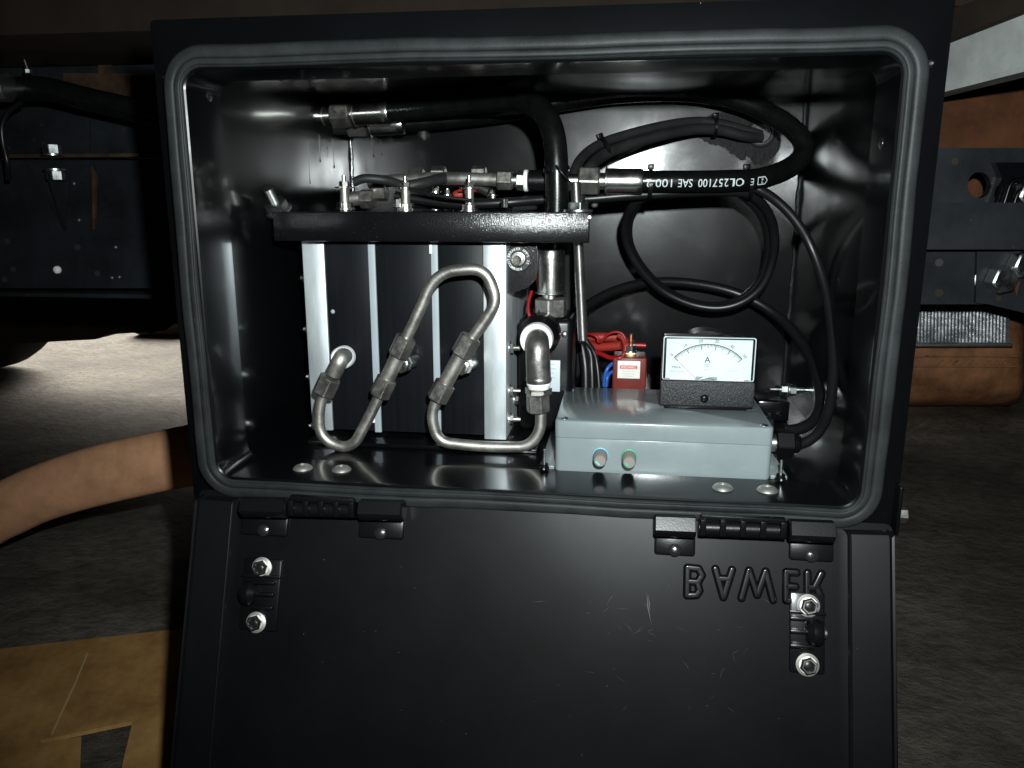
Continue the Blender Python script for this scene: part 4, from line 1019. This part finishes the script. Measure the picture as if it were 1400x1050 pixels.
# cable gland on the right end
gc = V3((EX1, .099, P(1072, 606, .099).z))
GL = G().hexn(gc + V3((.011, 0, 0)), gc + V3((.026, 0, 0)), .0225, R(0)).build('cable_gland', PLAS, EN)
G().cyl(gc, gc + V3((.011, 0, 0)), .0075).build('gland_thread', ROD, GL)
G().lathe(gc + V3((.026, 0, 0)), (1, 0, 0), [(0, .0085), (.004, .0078), (.006, .0060)], 20).build('gland_cap', PLAS, GL)
gc2 = V3((EX1, .148, P(1066, 586, .148).z))
GL = G().hexn(gc2 + V3((.002, 0, 0)), gc2 + V3((.018, 0, 0)), .021, R(0)).build('cable_gland', PLAS, EN)

# ---- side wall stud seen behind the enclosure
p = PX(1130, 534, XR); p = P(1072, 533, .26)
t = thing('wall_stud', p, 'bright threaded stud with nut pointing left behind the grey box', 'stud')
G().cyl(P(1053, 532, .26), P(1140, 534, .26), .0024, n=12).build('stud', ZINC, t)
G().hexn(P(1067, 532.5, .26), P(1076, 533, .26), .011, .2).build('nut', ZINC, t)
G().lathe(P(1076.5, 533, .26), (1, 0, 0), [(0, .0075), (.0014, .0075)], 18).build('washer', ZINC, t)
G().hexn(P(1079, 533, .26), P(1088, 533.2, .26), .011, .5).build('nut', ZINC, t)
a = P(1035, 546, .24)
tag(G().box((a.x, .232, a.z - .020), (P(1078, 546, .24).x, .275, a.z), .001).build('stud_bracket', PAINT), 'small black bracket below the bright stud behind the grey box', 'bracket')

# ---- ammeter
YM = .096
mx0, mx1 = P(904, 500, YM).x, P(1034.5, 500, YM).x; mz1 = P(968, 459.5, YM).z; mz0 = EZ1 + .0006
AM = thing('ammeter', ((mx0 + mx1) / 2, YM + .012, mz0), 'analogue ammeter with white dial standing on the grey control box', 'ammeter')
px2m = (mx1 - mx0) / 130.5
zsplit = mz1 - 64.5 * px2m
G().box((mx0 + .0008, YM + .0045, mz0 + .002), (mx1 - .0008, YM + .017, mz1 - .0006), .0015).build('case', PLAS, AM)
G().box((mx0, YM, mz0 + .0028), (mx1, YM + .0050, zsplit), .0012, 3).build('lower_cover', WRINK, AM)
G().box((mx0 + .004, YM + .002, mz0), (mx1 - .005, YM + .020, mz0 + .0035), .0005).build('foot', PLAS, AM)
bz = P(968, 449.5, YM + .03).z
BRL = G().lathe(V3(((mx0 + mx1) / 2, YM + .017, bz - .029)), (0, 1, 0), [(0, .029), (.026, .029), (.028, .027)], 40).build('barrel', PLAS, AM)
dy = YM + .0035
G().box((mx0 + .004, dy, zsplit + .0003), (mx1 - .0035, dy + .001, mz1 - .0035)).build('dial', DIAL, AM)
DL = AM.children[-1]
# clear cover: four walls and a front sheet with rounded edges
def cover():
    L_ = []
    for ins, y in ((0, YM + .004), (0, YM + .0008), (.0005, YM + .0002), (.0012, YM), (.0030, YM), (.0036, YM + .0004)):
        L_.append([V3((x, y, z)) for x, z in rrect(mx0 + ins, mx1 - ins, zsplit + .0002 + ins * .3, mz1 - ins, .0022, 4)])
    gg = G().loops(L_); m = len(L_[0]); gg.f.append([len(gg.v) - m + k for k in range(m)]); return gg
cover().build('clear_cover', CLEAR, AM)
# frosted edges where the cover is thick
EDGE = mat('cover_edge', (0.55, 0.60, 0.62), 0.25, spec=0.6)
G().loops([[V3((x, y, z)) for x, z in rrect(mx0 + i_, mx1 - i_, zsplit + .0002 + i_ * .2, mz1 - i_, .0016, 4)] for i_, y in ((.0012, YM + .0012), (.0019, YM + .0012), (.0019, YM + .004), (.0012, YM + .004))], close_v=True).build('cover_edge', EDGE, AM)
def D(px, py, lift=.0003):           # dial coordinates: pixels of the photographed dial, laid on the card
    return V3((mx0 + (px - 904) * px2m, dy - lift, mz1 - (py - 459.5) * px2m))
DC, DR = (968.5, 537.0), 65.0
def pol(a_, r_): return D(DC[0] + r_ * math.sin(R(a_)), DC[1] - r_ * math.cos(R(a_)))
sg = G(); A0 = 45.7
for k in range(48):
    a0, a1 = -A0 + 2 * A0 * k / 48, -A0 + 2 * A0 * (k + 1) / 48
    sg.add([pol(a0, DR - .55), pol(a1, DR - .55), pol(a1, DR + .55), pol(a0, DR + .55)], [[0, 1, 2, 3]])
for k in range(51):
    a_ = -A0 + 2 * A0 * k / 50; ln = 7.2 if k % 10 == 0 else 5.2 if k % 5 == 0 else 3.2; hw = .55 if k % 10 == 0 else .34
    dd = math.degrees(hw / DR)
    sg.add([pol(a_ - dd, DR - ln), pol(a_ + dd, DR - ln), pol(a_ + dd, DR), pol(a_ - dd, DR)], [[0, 1, 2, 3]])
sg.build('scale', INK, DL, angle=5)
ng = G()
for k in range(6):
    a_ = -A0 + 2 * A0 * k / 5
    def fn(x, y, a_=a_):
        t_ = R(a_); r_ = 70.0
        bx, by = DC[0] + r_ * math.sin(t_), DC[1] - r_ * math.cos(t_)
        return D(bx + x * math.cos(t_) + y * math.sin(t_), by - (-x * math.sin(t_) + y * math.cos(t_)))
    text_on(ng, str(k * 10), 6.2, fn)
ng.build('numerals', mat('dark_grey_ink', (0.045, 0.05, 0.052), .6), DL, angle=5)
ag = G()
text_on(ag, 'A', 12.5, lambda x, y: D(968 + x * 1.0 + .0, 494.5 - y))
for x0_, x1_, yy0 in ((964, 971.5, 501.5), (964, 966, 503.6), (966.8, 968.8, 503.6), (969.5, 971.5, 503.6)):
    ag.add([D(x0_, yy0), D(x1_, yy0), D(x1_, yy0 - .55), D(x0_, yy0 - .55)], [[0, 1, 2, 3]])
text_on(ag, 'MEGA', 4.6, lambda x, y: D(925.5 + x, 505.8 - y))
ag.build('unit_mark', INK, DL, angle=5)
wg = G()
text_on(wg, 'MODEL DH-670', 2.9, lambda x, y: D(926.5 + x, 512 - y))
text_on(wg, '75mV', 3.2, lambda x, y: D(967 + x, 508.5 - y))
text_on(wg, 'CLASS 2.5', 3.0, lambda x, y: D(1003 + x, 509 - y))
text_on(wg, 'C.T.', 2.8, lambda x, y: D(996 + x, 513.5 - y))
text_on(wg, 'R', 2.2, lambda x, y: D(934 + x, 503.5 - y))
wg.build('small_print', mat('pale_ink', (0.22, 0.24, 0.25), .6), DL, angle=5)
na, nb = D(953, 521.5, .0009), D(922.5, 491.0, .0009); nd = (nb - na).normalized(); npn = V3((-nd.z, 0, nd.x)) * .00028
G().prism([na - npn, nb - npn * .6, nb + npn * .6, na + npn], (0, .0002, 0)).build('needle', NEED, AM)
G().prism([D(952, 524, .0012), D(983, 524, .0012), D(982, 518.5, .0012), D(953.5, 518.5, .0012)], (0, .0008, 0)).build('movement_shield', mat('shield_grey', (.25, .26, .26), .4), AM)
G().tube(spline([D(957, 523.5, .0018), D(963, 520.3, .0018), D(968.5, 519.2, .0018), D(974, 520.3, .0018), D(980, 523.5, .0018)], 5), .0005, 8).build('zero_lever', CHROM, AM)
for x_ in (914, 1024): G().prism([D(x_ - 5, 524, .001), D(x_ + 5, 524, .001), D(x_ + 2, 521.6, .001), D(x_ - 4, 521.6, .001)], (0, .0006, 0)).build('dial_clip', GREYD, AM)
c = V3((mx0 + (966 - 904) * px2m, YM, mz1 - (549 - 459.5) * px2m))
G().lathe(c + V3((0, .001, 0)), (0, -1, 0), [(0, .0036), (.0016, .0034), (.0026, .0024), (.0029, .0008)], 20).build('adjuster_screw', PLAS, AM)

# ---- red relay with its label
YRL = .20
rx0, rx1, rz1 = P(838, 488, YRL).x, P(884.5, 488, YRL).x, P(860, 489, YRL).z
RL = thing('red_relay', ((rx0 + rx1) / 2, YRL + .02, -.150), 'dark red relay box with white label behind the grey control box', 'relay')
G().box((rx0, YRL, -.150), (rx1, YRL + .035, rz1), .0016, 3).build('body', MAROON, RL)
a = P(844, 517, YRL - .0004); b = P(875.5, 494, YRL - .0004)
LB = G().box((a.x, YRL - .0004, a.z), (b.x, YRL + .001, b.z), .0002).build('label', LABEL, RL)
lw, lh = b.x - a.x, b.z - a.z
def LBL(u, v): return V3((a.x + u * lw, YRL - .0007, b.z - v * lh))
G().add([LBL(.10, .24), LBL(.88, .24), LBL(.88, .46), LBL(.10, .46)], [[0, 1, 2, 3]]).build('red_band', RINK, LB, angle=5)
tg = G(); vs, fs = text_geo('REDARC', 1.0); w_ = max(v.x for v in vs) - min(v.x for v in vs)
tg.add([LBL(.49 + v.x * .64 / w_, .35 - v.y * .20) + V3((0, -.0003, 0)) for v in vs], fs); tg.build('band_lettering', LABEL, LB, angle=5)
tg = G()
for u0_, u1_, v_ in ((.18, .33, .13), (.38, .72, .13), (.77, .88, .13), (.22, .62, .57), (.65, .80, .57), (.20, .80, .70), (.28, .34, .83), (.38, .72, .83)):
    u = u0_
    while u < u1_:
        w2 = random.uniform(.03, .055); tg.add([LBL(u, v_), LBL(min(u + w2, u1_), v_), LBL(min(u + w2, u1_), v_ + .055), LBL(u, v_ + .055)], [[0, 1, 2, 3]]); u += w2 + .018
tg.build('fine_print', GINK, LB, angle=5)
c = P(862, 486, YRL + .012); c.z = rz1
G().box(c + V3((-.0050, -.004, 0)), c + V3((.0050, .004, .0034)), .0005).build('brass_terminal', BRASS, RL)
G().hexn(c + V3((0, 0, .0034)), c + V3((0, 0, .0105)), .0098, .2).build('terminal_nut', ZINC, RL)
G().lathe(c + V3((0, 0, .0034)), (0, 0, 1), [(0, .0062), (.0014, .0060)], 18).build('lock_washer', ZINC, RL)
G().cyl(c + V3((0, 0, .010)), c + V3((0, 0, .0215)), .0023, n=14, ch=.0004).build('copper_stud', COPPER, RL)
G().hexn(c + V3((0, 0, .0125)), c + V3((0, 0, .0150)), .0068).build('copper_nut', COPPER, RL)
def wire(label, lst, r, m, name='wire'): return tag(G().tube(spline(pxs(lst), 8), r, 12).build(name, m), label, 'wire')
wire('thick red insulated lead, lower of two behind the threaded rod', [(800, 470, .235), (815, 474, .23), (832, 474, .225), (850, 472, .22)], .0046, REDL, 'red_lead')
wire('thick red insulated lead, upper of two behind the threaded rod', [(795, 462, .245), (812, 461, .24), (830, 461, .238), (846, 461, .236)], .0048, REDL, 'red_lead')
wire('looped thin red wire in front of the red insulated leads', [(800, 457, .225), (808, 457, .22), (816, 461, .218), (818, 468, .218), (823, 466, .216), (830, 458, .215), (840, 454, .214), (850, 456, .213), (855, 465, .212), (856, 478, .212), (854, 487, .212)], .0013, REDW, 'red_wire')
wire('flat red sleeve bent over beside the brass terminal', [(846, 458, .218), (852, 462, .216), (856, 472, .214), (855, 484, .213)], .0034, REDL, 'red_sleeve')
wire('red wire drooping along the front of relay box top', [(815, 481, .215), (824, 485, .21), (834, 489, .206), (845, 490, .202), (852, 487, .203)], .0024, REDW, 'red_wire')
wire('short red crimp lug right of the brass terminal', [(868, 472, .215), (876, 472, .215), (883, 472.5, .215)], .0026, REDW, 'red_lug')
wire('left blue wire behind the grey control box', [(826, 528, .20), (827, 515, .20), (830, 505, .20), (836, 498, .203), (842, 496, .206)], .0019, BLUEW, 'blue_wire')
wire('right blue wire branching behind the grey control box', [(829, 528, .197), (830, 517, .197), (833, 511, .2), (838, 508, .203), (843, 507, .206)], .0018, BLUEW, 'blue_wire')
wire('red wire looped beside the steel swivel nut', [(727, 398, .17), (723, 412, .165), (723, 428, .16), (729, 439, .158), (736, 442, .158)], .0016, REDW, 'red_wire')
wire('red lead left of the bright ferrule below the clamp bar', [(735, 340, .175), (734, 360, .17), (736, 378, .17), (738, 396, .172)], .0026, REDW, 'red_wire')
wire('short blue lead left of the bright ferrule below the clamp bar', [(736, 340, .172), (734.5, 352, .169), (735, 362, .168)], .0022, BLUEW, 'blue_wire')
wire('red crimped lead between terminal posts behind the clamp bar', [(626, 266, .21), (634, 262, .21), (650, 260, .21), (662, 258, .21)], .0026, REDW, 'red_wire')
c = P(630, 265, .206)
tag(G().lathe(c - V3((.006, 0, .002)), (1, 0, .35), [(0, .0042), (.002, .0048), (.010, .0046), (.012, .003)], 16).build('red_boot', REDL), 'red insulating boot on a lead left of the third terminal', 'boot')
